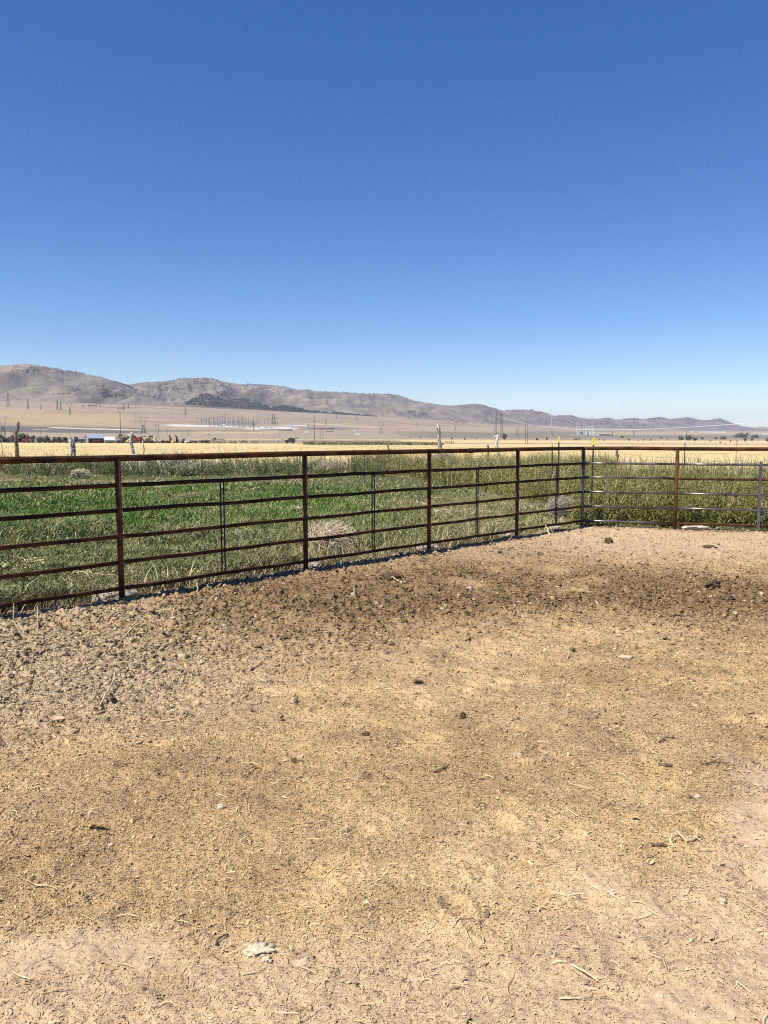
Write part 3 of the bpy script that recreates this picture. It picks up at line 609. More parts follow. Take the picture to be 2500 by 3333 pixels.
def t_post(u, v1, Y, label, cap=None, lean=0, w=.030, m='tpost'):
    q = PT(u, v1, Y); gz = float(ground_z(q[0], Y)); h = q[2]-gz
    root = empty('steel_fence_post', (q[0]-lean*h, Y, gz), label, 'fence post')
    b = MB(); k = w/2
    for (cx, cy, dx, dy) in ((0, -k*.6, w, .005), (0, .004, .006, w*.8)):
        b.add([(cx-dx/2, cy-dy/2, -.3), (cx+dx/2, cy-dy/2, -.3), (cx+dx/2, cy+dy/2, -.3), (cx-dx/2, cy+dy/2, -.3), (cx-dx/2+lean*h, cy-dy/2, h), (cx+dx/2+lean*h, cy-dy/2, h), (cx+dx/2+lean*h, cy+dy/2, h), (cx-dx/2+lean*h, cy+dy/2, h)],
              [(3, 2, 1, 0), (4, 5, 6, 7), (0, 1, 5, 4), (1, 2, 6, 5), (2, 3, 7, 6), (3, 0, 4, 7)])
    for s in np.arange(.15, h-.1, .055): b.box((lean*s, -k*.6-.006, s), (w*.5, .008, .012))
    b.build('shaft', M[m], root)
    if cap:
        c = MB(); c.box((lean*h, -k*.3, h-.035), (w*1.25, w*1.2, .13)); c.box((lean*h, -k*.3, h+.034), (w*.9, w*.9, .012)); c.build('cap', M[cap], root)
    return np.array([q[0], Y, gz])
def build_wire_fence():
    A = []
    rough_post('wooden_fence_post', 56, 1512, 1373, 12, M['wood_dark'], 'tall dark crooked wooden post at the far left edge', u1=54, knots=3)
    rough_post('wooden_fence_post', 230, 1536, 1430, 11, M['whitewood'], 'pale left post of the twin wooden posts in the weeds', u1=229)
    rough_post('wooden_fence_post', 243, 1530, 1423, 8, M['wood'], 'greyer right post of the twin wooden posts in the weeds', u1=241, Y=36.5)
    rough_post('wooden_fence_post', 443, 1538, 1406, 12, M['whitewood'], 'leaning bleached post with a knobby head near the barn side', u1=426, fork=-1)
    rough_post('wooden_fence_post', 1432, 1512, 1379, 13, M['wood'], 'tall knotted wooden post behind the third fence panel', u1=1429, knots=7)
    rough_post('wooden_fence_post', 1628, 1512, 1415, 11, M['whitewood'], 'bleached crooked post with white head below the twin mast pylon', u1=1616, Y=47, fork=-1.4)
    rough_post('wooden_fence_post', 1592, 1512, 1442, 9, M['wood'], 'short grey post left of the white headed crooked post', u1=1586, Y=48)
    rough_post('wooden_fence_post', 1267, 1512, 1443, 5, M['wood_dark'], 'thin dark wooden stake left of the tall knotted post', u1=1263, Y=46)
    rough_post('wooden_fence_post', 2011, 1512, 1463, 9, M['wood_dark'], 'short broken dark stub standing against the yellow field', u1=2008, Y=43, fork=.6)
    rough_post('wooden_fence_post', 2489, 1560, 1521, 7, M['wood_dark'], 'short dark stub in weeds at the right edge', u1=2487, Y=26)
    rough_post('wooden_fence_post', 467, 1506, 1431, 4.5, M['wood'], 'thin pale stake right of the leaning bleached post', u1=465, Y=52, knots=0)
    rough_post('wooden_fence_post', 979, 1512, 1470, 3.5, M['wood_dark'], 'thin dark stake just left of the second pipe post', u1=976, Y=42, knots=0)
    t_post(1819, 1426, 17.6, 'yellow capped steel post left of the fence corner', 'yellow', -.012)
    t_post(1932, 1431, 15.3, 'yellow capped steel post right of the fence corner', 'yellow', .012)
    t_post(2230, 1434, 30, 'white capped steel post against the yellow field', 'white', 0, .036)
    t_post(2398, 1444, 27, 'thin white tipped steel post right of the white capped post', None, 0, .022, 'wood')
    t_post(1797, 1448, 24, 'leaning dark steel post beside the pale utility pole', None, -.03, .03)
    t_post(6, 1438, 48, 'green steel post at the far left edge of the yellow field', None, 0, .035)
    t_post(713, 1446, 44, 'thin dark steel post in front of the round hay bales', None, 0, .025)
    t_post(800, 1478, 40, 'dark steel post in weeds between first and second pipe posts', None, 0, .03)
    t_post(1187, 1473, 27, 'grey steel post in weeds right of the white dead bush', None, 0, .04, 'stay2')
    # barbed strands, strung from post to post
    runs = {'left': [(-900, 33.), (57, 39.), (230, 36.3), (443, 36.2), (713, 40.), (800, 40.), (979, 42.), (1187, 42.5), (1267, 46.), (1431, 46.), (1592, 48.), (1628, 47.), (2010, 43.), (2230, 30.), (2398, 27.), (2489, 26.), (2900, 22.)]}
    names = ['topmost', 'second', 'third', 'lowest']
    for k, hz in enumerate((1.12, .86, .56, .24)):
        b = MB(); P = []
        for (a, c) in zip(runs['left'][:-1], runs['left'][1:]):
            for t in np.linspace(0, 1, 7)[:-1]:
                u = a[0]+(c[0]-a[0])*t; q0 = PT(a[0], 1421, a[1]); q1 = PT(c[0], 1421, c[1]); q = q0+(q1-q0)*t
                P.append(np.array([q[0], q[1]-.06, float(ground_z(q[0], q[1]))+hz-.10*4*t*(1-t)*(1+k*.2)]))
        b.poly(P, .0045, 4)
        tag(b.build('barbed_wire', M['wire']), names[k]+' barbed wire strand along the edge of the yellow field', 'wire')
# ================================================================== grass, weeds, stubble
def blades(name, x, y, z, h, w, lean, C, seg=2, m='veg', k='stuff'):
    N = len(x); a = rng.uniform(0, 6.283, N); b = rng.uniform(0, 6.283, N)
    side = np.stack([np.cos(a), np.sin(a), 0*a], -1)*w[:, None]/2; ld = np.stack([np.cos(b), np.sin(b), 0*b], -1)*lean[:, None]*h[:, None]
    P = np.stack([x, y, z], -1); up = np.zeros((N, 3)); up[:, 2] = h
    if seg == 1:
        V = np.stack([P-side, P+side, P+up+ld], 1).reshape(-1, 3); Fc = [np.arange(N)[:, None]*3+[[0, 1, 2]]]; kk = 3
    else:
        V = np.stack([P-side*.8, P+side*.8, P+up*.6+ld*.4-side, P+up*.6+ld*.4+side, P+up*.95+ld*1.25], 1).reshape(-1, 3)
        q = np.arange(N)[:, None]*5; Fc = [q+[[0, 1, 3, 2]], q+[[2, 3, 4]]]; kk = 5
    return V, Fc, np.repeat(C, kk, 0)
def out_pts(n, u0, u1, v0, v1, pw=1., marg=-.20):
    u = rng.uniform(u0, u1, n); v = v0+(v1-v0)*rng.uniform(0, 1, n)**pw
    x, y = G(u, v, -.05); k = in_pen(x, y) < marg; return x[k], y[k]
def pasture_kind(x, y):
    u, v = PIX(x, y, 0*x-.05); n = fbm(x/1.7, y/1.7, 4, 51); n2 = fbm(x/.5, y/.5, 3, 52); n3 = fbm(x/5, y/5, 3, 53)
    lush = (.68+.32*sst(.36, .56, n3*.6+n*.4))*sst(1545, 1600, v)*sst(1800, 1700, v-(n-.5)*120+np.maximum(u-300, 0)*.06)*sst(1650, 950, u+(n3-.5)*500)
    dry = sst(.50, .62, n)*.8*sst(.35, .6, n2)+np.exp(-((v-1572)/14)**2)*sst(.35, .55, n)*.75
    near = sst(1690, 1790, v+(n-.5)*100)
    return u, v, lush, np.clip(dry, 0, 1), near, n, n2
def build_pasture():
    Vs, Fs, Cs, b = [], [], [], 0
    def put(V, Fc, C):
        nonlocal b
        Vs.append(V); Fs.extend(f+b for f in Fc); Cs.append(C); b += len(V)
    x, y = out_pts(560000, -420, 2900, 1515, 2060, .85); d = np.hypot(x, y)
    u, v, lush, dry, near, n, n2 = pasture_kind(x, y); N = len(x)
    k = rng.uniform(0, 1, N) < np.clip((.55+lush*.45+near*.4-dry*.45)*(.35+1.0*sst(.3, .6, n2)), .10, 1); x, y, d, lush, dry, near, n, n2 = [q[k] for q in (x, y, d, lush, dry, near, n, n2)]; N = len(x)
    tw = hit(1080, 1798); k = (np.hypot(x-tw[0], y-tw[1]+.3) > .8) | (rng.uniform(0, 1, N) < .07); x, y, d, lush, dry, near, n, n2 = [q[k] for q in (x, y, d, lush, dry, near, n, n2)]; N = len(x)
    h = (.045+.085*lush*sst(.35, .65, n2)+.15*near*sst(.35, .7, n*.6+n2*.4)+.07*sst(.45, .65, n))*rng.uniform(.5, 1.4, N)*np.clip(1-dry*.4, .4, 1)
    w = np.maximum(.006, .00075*d)*rng.uniform(.7, 1.7, N)
    r = rng.uniform(0, 1, N)[:, None]; g1 = mix(C_(.055, .125, .018), C_(.13, .24, .038), r); g2_ = mix(C_(.095, .125, .038), C_(.235, .24, .09), r)
    st = mix(C_(.34, .27, .14), C_(.58, .48, .28), r)
    C = mix(g2_, g1, (lush*1.0)[:, None]); isdry = rng.uniform(0, 1, N) < np.clip(.04+.40*dry+.09*near+.05*(1-lush), 0, 1); C = np.where(isdry[:, None], st, C)
    put(*blades('', x, y, ground_z(x, y)-.01, h, w, rng.uniform(.1, .95, N), C))
    kind(mk('pasture_grass', np.concatenate(Vs), Fs, M['veg'], C=np.concatenate(Cs)), 'stuff')
    # broad leaves of low weeds just beyond the pipe fence
    x, y = out_pts(170000, -420, 1750, 1640, 2060, .9); d = np.hypot(x, y); u, v, lush, dry, near, n, n2 = pasture_kind(x, y)
    tw = hit(1080, 1798); k = (rng.uniform(0, 1, len(x)) < near*.9*sst(.3, .6, n2)) & (np.hypot(x-tw[0], y-tw[1]+.3) > .8); x, y, n = x[k], y[k], n[k]; N = len(x)
    h = rng.uniform(.02, .24, N)*sst(.2, .7, n); V, Q, C = leaves(x, y, ground_z(x, y)+h, rng.uniform(.012, .03, N), mix(C_(.075, .10, .035), C_(.25, .25, .11), rng.uniform(0, 1, N)[:, None]))
    kind(mk('low_weeds', V, [Q], M['veg'], C=C), 'stuff')
    # scruffy growth along and through the bottom rail
    n_ = 10000; t = rng.uniform(-2.2, LEN, n_); s = -rng.gamma(1.6, .13, n_)-.02; k = fbm(t/.5, t*0+5, 3, 68) > rng.uniform(.15, .6, n_); t, s = t[k], s[k]; N = len(t)
    x, y = FP[0][0]+LD[0]*t+LN[0]*s, FP[0][1]+LD[1]*t+LN[1]*s; rr = rng.uniform(0, 1, N)[:, None]
    C = np.where(rng.uniform(0, 1, N)[:, None] < .6, mix(C_(.30, .235, .13), C_(.60, .50, .31), rr), mix(C_(.07, .095, .03), C_(.20, .21, .08), rr))
    V, Fc, C = blades('', x, y, np.maximum(ground_z(x, y), -.05), rng.gamma(2.2, .045, N)*(.5+fbm(t/.4, t*0+8, 3, 69)), rng.uniform(.005, .011, N), rng.uniform(.1, 1.2, N), C)
    kind(mk('fence_line_weeds', V, Fc, M['veg'], C=C), 'stuff')
    # fallen cut hay wisps lying on the pasture
    x, y = out_pts(60000, -420, 1900, 1530, 1900, 1.); n = fbm(x/1.1, y/.8, 4, 61); k = n > .66+rng.uniform(0, .14, len(x)); x, y = x[k], y[k]; N = len(x); d = np.hypot(x, y)
    ex, ey, ez = rotm(N, .25); L = rng.uniform(.02, .06, N)[:, None]; W = (.0006*d*rng.uniform(.5, 1, N))[:, None]; P = np.stack([x, y, ground_z(x, y)+rng.uniform(.02, .09, N)], -1)
    V = np.stack([P-L*ex-W*ey, P-L*ex+W*ey, P+L*ex+W*ey, P+L*ex-W*ey], 1).reshape(-1, 3)
    kind(mk('hay_wisps', V, [np.arange(N)[:, None]*4+[[0, 3, 2, 1]]], M['litter'], C=np.repeat(mix(C_(.40, .31, .16), C_(.66, .56, .34), rng.uniform(0, 1, N)[:, None]), 4, 0)), 'stuff')
def leaves(x, y, z, s, C):
    N = len(x); ex, ey, ez = rotm(N, .8); P = np.stack([x, y, z], -1); a = s[:, None]
    V = np.stack([P-ex*a, P+ey*a*.42, P+ex*a, P-ey*a*.42], 1).reshape(-1, 3)
    return V, np.arange(N)[:, None]*4+[[0, 3, 2, 1]], np.repeat(C, 4, 0)
def weed_mass(name, px, py, hh, rr, nl, ls, c0, c1, c2, dryf=.12):
    """bushy weeds: sprays of narrow leaves on upright stems"""
    N = len(px); T = N*nl; pid = np.repeat(np.arange(N), nl)
    st = rng.integers(0, 9, T); sa = rng.uniform(0, 6.283, (N, 9))[pid, st]; sl = (rng.uniform(0, 1, (N, 9))**.7)[pid, st]; sh = rng.uniform(.55, 1.08, (N, 9))[pid, st]
    t = rng.uniform(.06, 1, T)**.8; h = hh[pid]*sh*t; r = rr[pid]*sl*(.35+.65*t)
    x = px[pid]+np.cos(sa)*r+rng.normal(0, .035, T)*(1.15-t); y = py[pid]+np.sin(sa)*r+rng.normal(0, .035, T)*(1.15-t)
    gz = ground_z(px, py)[pid]
    s = ls[pid]*rng.uniform(.6, 1.3, T)*(1.1-.45*t)
    # each leaf points up and outwards
    a = sa+rng.normal(0, 1.1, T); el = rng.uniform(.35, 1.35, T); ex = np.stack([np.cos(a)*np.cos(el), np.sin(a)*np.cos(el), np.sin(el)], -1)
    b = rng.uniform(0, 6.283, T); q = np.stack([np.cos(b), np.sin(b), 0*b], -1); ey = np.cross(ex, q); ey /= np.linalg.norm(ey, axis=1)[:, None]+1e-6
    P = np.stack([x, y, gz+h], -1); S = s[:, None]
    V = np.stack([P-ex*S*.5, P+ey*S*.15+ex*S*.1, P+ex*S, P-ey*S*.15+ex*S*.1], 1).reshape(-1, 3)
    pc = rng.uniform(0, 1, N)[pid][:, None]; C = mix(c0, c1, np.clip(pc*.6+rng.uniform(0, .4, T)[:, None], 0, 1)); C = mix(C, c2, (sst(.7, 1.0, t)*.5)[:, None])
    dr = (rng.uniform(0, 1, N) < dryf)[pid][:, None] | (rng.uniform(0, 1, T) < dryf*.35)[:, None]
    C = np.where(dr, mix(C_(.30, .25, .15), C_(.52, .44, .28), rng.uniform(0, 1, T)[:, None]), C)
    kind(mk(name, V, [np.arange(T)[:, None]*4+[[0, 3, 2, 1]]], M['veg'], C=np.repeat(C, 4, 0)), 'stuff')
def build_weeds():
    def spots(n, u0, u1, Y0, Y1, marg=-.12):
        Y = rng.uniform(Y0, Y1, n); u = rng.uniform(u0, u1, n); x = (u-1250)/F*Y*1.0; k = in_pen(x, Y) < marg; return x[k], Y[k]
    ol0, ol1, ol2 = C_(.115, .12, .03), C_(.27, .245, .068), C_(.36, .31, .11)
    x, y = spots(680, -420, 1300, 32, 38.5); h = rng.uniform(.4, 1.0, len(x))*(.55+.95*fbm(x/1.8, y/3, 3, 71)); 
    weed_mass('weed_border', x, y, h, h*.55, 170, np.full(len(x), .075), C_(.085, .115, .038), C_(.17, .20, .07), C_(.22, .21, .10), .10)
    x, y = spots(1500, 1150, 2000, 17, 44); u = 1250+F*x/y; yl = np.interp(u, [1150, 1330, 1450, 1600, 1750, 2000], [34, 31, 25, 22, 19, 16]); k = y > yl; x, y = x[k], y[k]
    h = rng.uniform(.40, .95, len(x))*(.68+.72*fbm(x/1.5, y/1.5, 3, 72))
    weed_mass('weed_thicket', x, y, h, h*.5, 150, np.full(len(x), .07), ol0, ol1, ol2, .07)
    x, y = spots(1100, 1860, 2950, 14.0, 25); h = rng.uniform(.50, .95, len(x))*(.7+.5*fbm(x/1.3, y/1.3, 3, 73))*np.interp(1250+F*x/y, [1900, 2150, 2900], [1.12, .98, .92])
    h *= np.interp(in_pen(x, y), [-1.6, -.5], [1, .62])
    weed_mass('weed_thicket', x, y, h, h*.42, 240, np.full(len(x), .068), ol0, ol1, C_(.30, .27, .10), .06)
    # thin seed plumes and dead stems standing above the weeds
    x, y = spots(2600, 1150, 2950, 15, 40); u = 1250+F*x/y; yl = np.interp(u, [1150, 1330, 1450, 1600, 1750, 2000, 3000], [34, 31, 25, 22, 19, 15, 14]); k = y > yl; x, y = x[k], y[k]; N = len(x)
    hb = .55+.5*rng.uniform(0, 1, N)**1.5
    V, Fc, C = blades('', x, y, ground_z(x, y), hb, np.full(N, .012)+.0005*y, rng.uniform(.0, .35, N), mix(C_(.16, .15, .06), C_(.42, .36, .20), rng.uniform(0, 1, N)[:, None]))
    kind(mk('seed_stems', V, Fc, M['veg'], C=C), 'stuff')
    # pale dead grass clumps in the left border
    xs, ys, hs = [], [], []
    for u_, Y_, n_, s_ in ((330, 36, 140, 1.0), (500, 34.6, 260, .95), (575, 34.6, 300, 1.15), (640, 34, 110, .7), (175, 34.5, 110, .75), (820, 36, 60, .5), (700, 35, 160, .35)):
        x0 = (u_-1250)/F*Y_; xs.append(x0+rng.normal(0, .45, n_)); ys.append(Y_+rng.normal(0, .4, n_)); hs.append(s_*rng.uniform(.5, 1.1, n_))
    x, y, h = map(np.concatenate, (xs, ys, hs)); N = len(x)
    V, Fc, C = blades('', x, y, ground_z(x, y), h, np.full(N, .028), rng.uniform(.1, .9, N), mix(C_(.34, .31, .25), C_(.62, .57, .46), rng.uniform(0, 1, N)[:, None]))
    kind(mk('dead_grass', V, Fc, M['veg'], C=C), 'stuff')
    # stubble of the yellow field, seen against its own rows
    n = 60000; u = rng.uniform(-450, 2950, n); Y = 42*np.exp(rng.uniform(0, 1, n)**1.2*math.log(200/42)); Y = Y-(u > 1900)*rng.uniform(0, 14, n)*(Y < 60); x = (u-1250)/F*Y
    k = np.sin((x*.35+Y)*2*math.pi/1.1) > -.5; x, Y = x[k], Y[k]; N = len(x)
    V, Fc, C = blades('', x, Y, ground_z(x, Y)-.01, rng.uniform(.08, .2, N), .0005*Y*rng.uniform(.6, 1.6, N), rng.uniform(.1, .8, N), mix(C_(.50, .385, .18), C_(.66, .53, .28), rng.uniform(0, 1, N)[:, None]), 1)
    kind(mk('field_stubble', V, Fc, M['veg'], C=C), 'stuff')
    # weedy strip along the far edge of the field
    n = 900; u = rng.uniform(990, 1440, n); Y = rng.uniform(330, 380, n); x = (u-1250)/F*Y; h = rng.uniform(.4, 1.3, n)
    weed_mass('far_hedge_strip', x, Y, h, h*1.2, 24, np.full(n, .8), C_(.10, .11, .06), C_(.18, .17, .09), C_(.22, .19, .12), .3)
def tumbleweed(u, v, wpx, hpx, m, label, name='tumbleweed', seed=1, nb=150, Y=None, r0=.0045, upright=0.):
    f = hit(u, v) if Y is None else np.array([*PT(u, 1421, Y)[:2], float(ground_z(PT(u, 1421, Y)[0], Y))]); Y = f[1]
    W = wpx*Y/F/2; Hh = hpx*Y/F; rg = np.random.default_rng(seed); b = MB(); root = np.array([-W*.75*(1-upright), -W*.2, Hh*(.38 if not upright else .02)]); cen = np.array([0, 0, Hh*.5])
    for i in range(nb):
        d = rg.normal(0, 1, 3); d /= np.linalg.norm(d)
        if upright: d[2] = abs(d[2])
        tip = cen+d*np.array([W, W*.85, Hh*.5])*rg.uniform(.80, 1.05)
        mid = (root+tip)/2*.5+.5*(cen+d*np.array([W, W*.85, Hh*.5])*.75)+rg.normal(0, .09, 3)*W
        P = [root*(1-t)**2+2*mid*t*(1-t)+tip*t*t+rg.normal(0, .018, 3)*W*(t > .1) for t in np.linspace(0 if i % 2 else .2, 1, 7)]
        r = r0*rg.uniform(.6, 1.4); b.poly(P, [r*1.25, r*1.2, r*1.1, r, r*.9, r*.8, r*.55], 4, False)
        for k in range(3):
            j = rg.integers(2, 7); q = P[j]; e = rg.normal(0, 1, 3); e /= np.linalg.norm(e); e = e*W*rg.uniform(.18, .4)
            q2 = q+e; q2c = (q2-cen)/np.array([W, W*.85, Hh*.5]); l = np.linalg.norm(q2c)
            if l > 1.02: q2 = cen+q2c/l*np.array([W, W*.85, Hh*.5])
            b.poly([q, (q+q2)/2+rg.normal(0, .03, 3)*W, q2], [r*.7, r*.55, r*.3], 3, False)
    b.v = [(p[0], p[1], max(p[2], .0)) for p in b.v]
    o = b.build(name, m); o.location = [float(q) for q in f]; return tag(o, label, 'tumbleweed')
def build_tumbleweeds():
    tumbleweed(1080, 1800, 166, 114, M['tumble'], 'big pale round tumbleweed behind the fence right of the second post', seed=3, nb=250, r0=.0050)
    tumbleweed(1050, 1532, 58, 52, M['tumble'], 'white dead bush in the weeds above the big round tumbleweed', 'dead_bush', 4, 70, 33, .010, 1)
    tumbleweed(1095, 1528, 55, 50, M['tumble2'], 'smaller greyish dead bush right of the white dead bush', 'dead_bush', 5, 80, 33.5, .008, 1)
    tumbleweed(258, 1556, 66, 32, M['tumble'], 'flattened pale tumbleweed lying below the twin wooden posts', 'tumbleweed', 6, 120, 31, .010)
    tumbleweed(420, 1545, 60, 34, M['tumble2'], 'greyish tumbleweed pile beside the leaning bleached post', 'tumbleweed', 7, 90, 34, .009)
    tumbleweed(1442, 1512, 100, 54, M['tumble2'], 'wide greyish dead bush around the tall knotted post', 'dead_bush', 8, 170, 42, .010, 1)
    tumbleweed(1506, 1515, 44, 38, M['tumble2'], 'small silvery dead bush right of the tall knotted post', 'dead_bush', 9, 90, 38, .010, 1)
    tumbleweed(1838, 1712, 112, 84, M['tumble2'], 'grey tumbleweed jammed under the rails near the fence corner', 'tumbleweed', 10, 190, 15.6, .0045)
    tumbleweed(2442, 1585, 66, 44, M['tumble2'], 'pale tan tumbleweed in the weeds near the right edge', 'tumbleweed', 11, 110, 22.5, .006)
    tumbleweed(1268, 1530, 60, 34, M['tumble2'], 'low brownish dead bush below the thin dark stake', 'dead_bush', 12, 110, 34, .008, 1)
    tumbleweed(595, 1548, 90, 40, M['tumble2'], 'grey tangled dead bush under the dead grass clumps', 'dead_bush', 13, 140, 33, .010, 1)
# ================================================================== far trees
def tree_mesh(seed, w=1.0, h=1.0, n=420, leaf=.16, trunk=.22):
    """returns crown vertices/faces/colours for a bushy tree of unit height"""
    rg = np.random.default_rng(seed); k = rg.integers(6, 10)
    cz = rg.uniform(trunk+.08, .82, k)*h; ca = rg.uniform(0, 6.28, k); cr = rg.uniform(0, .3, k)*w*(1.1-cz/h*.6); rad = rg.uniform(.16, .28, k)*w
    i = rg.integers(0, k, n); d = rg.normal(0, 1, (n, 3)); d /= np.linalg.norm(d, axis=1)[:, None]; rr = rad[i]*rg.uniform(.4, 1.05, n)
    P = np.stack([np.cos(ca[i])*cr[i], np.sin(ca[i])*cr[i], cz[i]], -1)+d*rr[:, None]*np.array([1, 1, .85]); P[:, 2] = np.clip(P[:, 2], .03, None)
    e = rg.normal(0, 1, (n, 3)); e /= np.linalg.norm(e, axis=1)[:, None]; f = np.cross(e, d); f /= np.linalg.norm(f, axis=1)[:, None]+1e-6
    s = leaf*w*rg.uniform(.5, 1.1, n)[:, None]
    V = np.stack([P-e*s*.5, P+f*s*.4, P+e*s*.5, P-f*s*.4], 1).reshape(-1, 3); Q = np.arange(n)[:, None]*4+np.array([[0, 1, 2, 3]])
    return V, Q, rg.uniform(0, 1, n)
def tree(u, vb, vt, wpx, label, c0=(.055, .07, .042), c1=(.12, .135, .075), name='tree', cat='tree', group=None, Y=None, seed=None, n=420, trunk=.22):
    f = hit(u, vb) if Y is None else np.array([(u-1250)/F*Y*1.0, Y, 0]);
    if Y is not None: f[2] = float(ground_z(f[0], Y))
    Y = f[1]; h = (vb-vt)*Y/F; w = wpx*Y/F*1.5
    root = empty(name, f, label, cat, group)
    V, Q, t = tree_mesh(seed or int(u*7+vb), w/h, 1.0, n, .15, trunk); V = V*h
    C = mix(np.array(c0), np.array(c1), t[:, None]); mk('crown', V, Q, M['veg'], root, np.repeat(C, 4, 0))
    b = MB(); b.poly([(0, 0, -.3), (0, 0, h*.25), (h*.03, 0, h*.55)], [h*.035, h*.028, h*.015], 7)
    for k in range(4):
        a = k*1.7+u; b.poly([(0, 0, h*.2), (math.cos(a)*w*.2, math.sin(a)*w*.2, h*.6)], [h*.02, h*.008], 5)
    b.build('trunk', M['bark'], root); return root
def build_trees():
    G1, G2 = (.085, .095, .07), (.17, .18, .125)
    L = [(12, 1433, 1416, 44, 'low grey green tree at the far left edge behind the tall dark post'), (50, 1433, 1415, 36, 'grey green tree just left of the tall dark crooked post'),
         (80, 1434, 1413, 46, 'broad grey green tree behind the red forage wagon'), (111, 1434, 1411, 26, 'tallest round tree just right of the red forage wagon'),
         (134, 1434, 1416, 24, 'round grey tree above the black implement'), (157, 1434, 1416, 26, 'squarish grey tree right of the black implement'),
         (181, 1434, 1417, 16, 'narrow grey tree in the gap before the dark pickup'), (195, 1434, 1417, 24, 'grey tree above the tail of the dark pickup'), (213, 1434, 1416, 24, 'grey tree above the dark pickup cab'),
         (248, 1433, 1416, 26, 'dark tree between the twin posts and the grey truck'), (398, 1434, 1413, 34, 'dark tree right of the white roofed shed behind the thick pole'),
         (428, 1434, 1413, 40, 'dark tree behind the leaning bleached post and hay'), (466, 1432, 1412, 28, 'flat topped grey tree rising above the hay stack'), (492, 1432, 1411, 24, 'round grey tree above the right end of the hay stack'), (348, 1434, 1419, 14, 'small dark tree just behind the white roofed shed')]
    for q in L: tree(*q, c0=G1, c1=G2, group='trees behind the farm yard', Y=640+rng.uniform(-25, 25))
    D1, D2 = (.05, .062, .05), (.10, .115, .075)
    tree(1642, 1433, 1413, 20, 'dark round tree right of the twin mast pylon', D1, D2); tree(1617, 1428, 1411, 10, 'dark small tree hidden behind the white headed crooked post', D1, D2)
    tree(1747, 1434, 1425, 9, 'small round bush left of the pale utility pole', D1, D2, 'bush', 'bush'); tree(1781, 1434, 1424, 9, 'small round bush touching the pale utility pole', D1, D2, 'bush', 'bush')
    R = [(2242, 1434, 1420, 26, 'wide dark thicket under the pylon at right'), (2215, 1432, 1423, 20, 'low dark bush on the left end of the right thicket'), (2262, 1436, 1424, 16, 'dark bush on the right end of the thicket'), (2286, 1432, 1423, 11, 'small dark bush right of the thicket'), (2024, 1425, 1419, 12, 'flat dark bush on the green plain right of the corner'), (2039, 1425, 1420, 5, 'tiny bush beside the flat dark bush'),
         (2410, 1424, 1418, 40, 'long dark shelter trees near the right edge'), (2460, 1425, 1419, 24, 'dark shelter tree row close to the right edge'), (2425, 1438, 1426, 12, 'round dark bush at right below the shelter trees'), (2448, 1438, 1425, 11, 'darkest round bush at right below the shelter trees'), (2496, 1438, 1426, 12, 'dark bush cut by the right edge'),
         (2378, 1442, 1431, 6, 'small dark shrub above the right fence rail'), (2352, 1430, 1424, 20, 'flat dark bush left of the shelter trees'), (2330, 1430, 1424, 10, 'small dark bush left of the flat bush'), (2400, 1440, 1433, 5, 'tiny shrub right of the small dark shrub')]
    for q in R: tree(*q, c0=D1, c1=D2, name='bush' if q[3] < 13 else 'tree', cat='bush' if q[3] < 13 else 'tree', group='bushes on the right plain', n=260)
    for i, (u, v) in enumerate([(1335, 1424), (1369, 1424), (1470, 1428), (1512, 1429), (1552, 1429), (1870, 1432), (1877, 1430), (1885, 1430), (1921, 1434), (1950, 1432), (1966, 1433), (2048, 1433), (2078, 1434), (2095, 1433), (2118, 1434), (2152, 1425), (2172, 1431), (2312, 1436), (2345, 1440)]):
        tree(u, v+3, v-3.5-(i % 3), 5+(i % 4)*1.6, 'tiny dark shrub dotted along the pale field strip', D1, D2, 'shrub', 'shrub', 'tiny shrubs along the field strip', n=110)
    for i, (u, v) in enumerate([(288, 1321), (296, 1320), (304, 1321), (313, 1320), (326, 1320), (270, 1321), (385, 1330), (395, 1329), (402, 1331)]):
        tree(u, v+3, v-3, 8, 'tiny dark tree at the homestead below the left hill', D1, D2, 'tree', 'tree', 'homestead trees below the left hill', n=90)
    # juniper cover on the slopes: uncountable
    def cover(name, hillname, us, vs, hh, c0, c1, nf=40):
        P = hill_point(hillname, us, vs); N = len(P); rg = np.random.default_rng(5)
        d = rg.normal(0, 1, (N, nf, 3)); d /= np.linalg.norm(d, axis=2)[..., None]; s = (hh*P[:, 1]/F*rg.uniform(.6, 1.4, N))[:, None]
        q = P[:, None]+d*s[..., None]*np.array([.55, .55, .5])+np.array([0, 0, 1])*s[..., None]*.42
        e = rg.normal(0, 1, (N, nf, 3)); e /= np.linalg.norm(e, axis=2)[..., None]; f = np.cross(e, d); l = s[..., None]*.33
        V = np.stack([q-e*l, q+f*l, q+e*l, q-f*l], 2).reshape(-1, 3); n = N*nf
        C = mix(np.array(c0), np.array(c1), rg.uniform(0, 1, n)[:, None])
        kind(mk(name, V, np.arange(n)[:, None]*4+np.array([[0, 1, 2, 3]]), M['veg'], C=np.repeat(C, 4, 0)), 'stuff')
    su = np.array([p[0] for p in SKY_J]); sv = np.array([p[1] for p in SKY_J])
    u = rng.uniform(606, 1225, 6000); top = np.interp(u, su, sv); bot = np.interp(u, [600, 1063, 1240], [1317, 1349, 1359]); v = top+(bot-top)*rng.uniform(0, 1, 6000)
    k = fbm(u/14, v/8, 3, 81)+.22*(v-top)/(bot-top+1) > .40; cover('juniper_wood', 'hill_wooded', u[k], v[k], 2.5, (.028, .042, .040), (.055, .072, .060), 14)
    ua, va = [], []
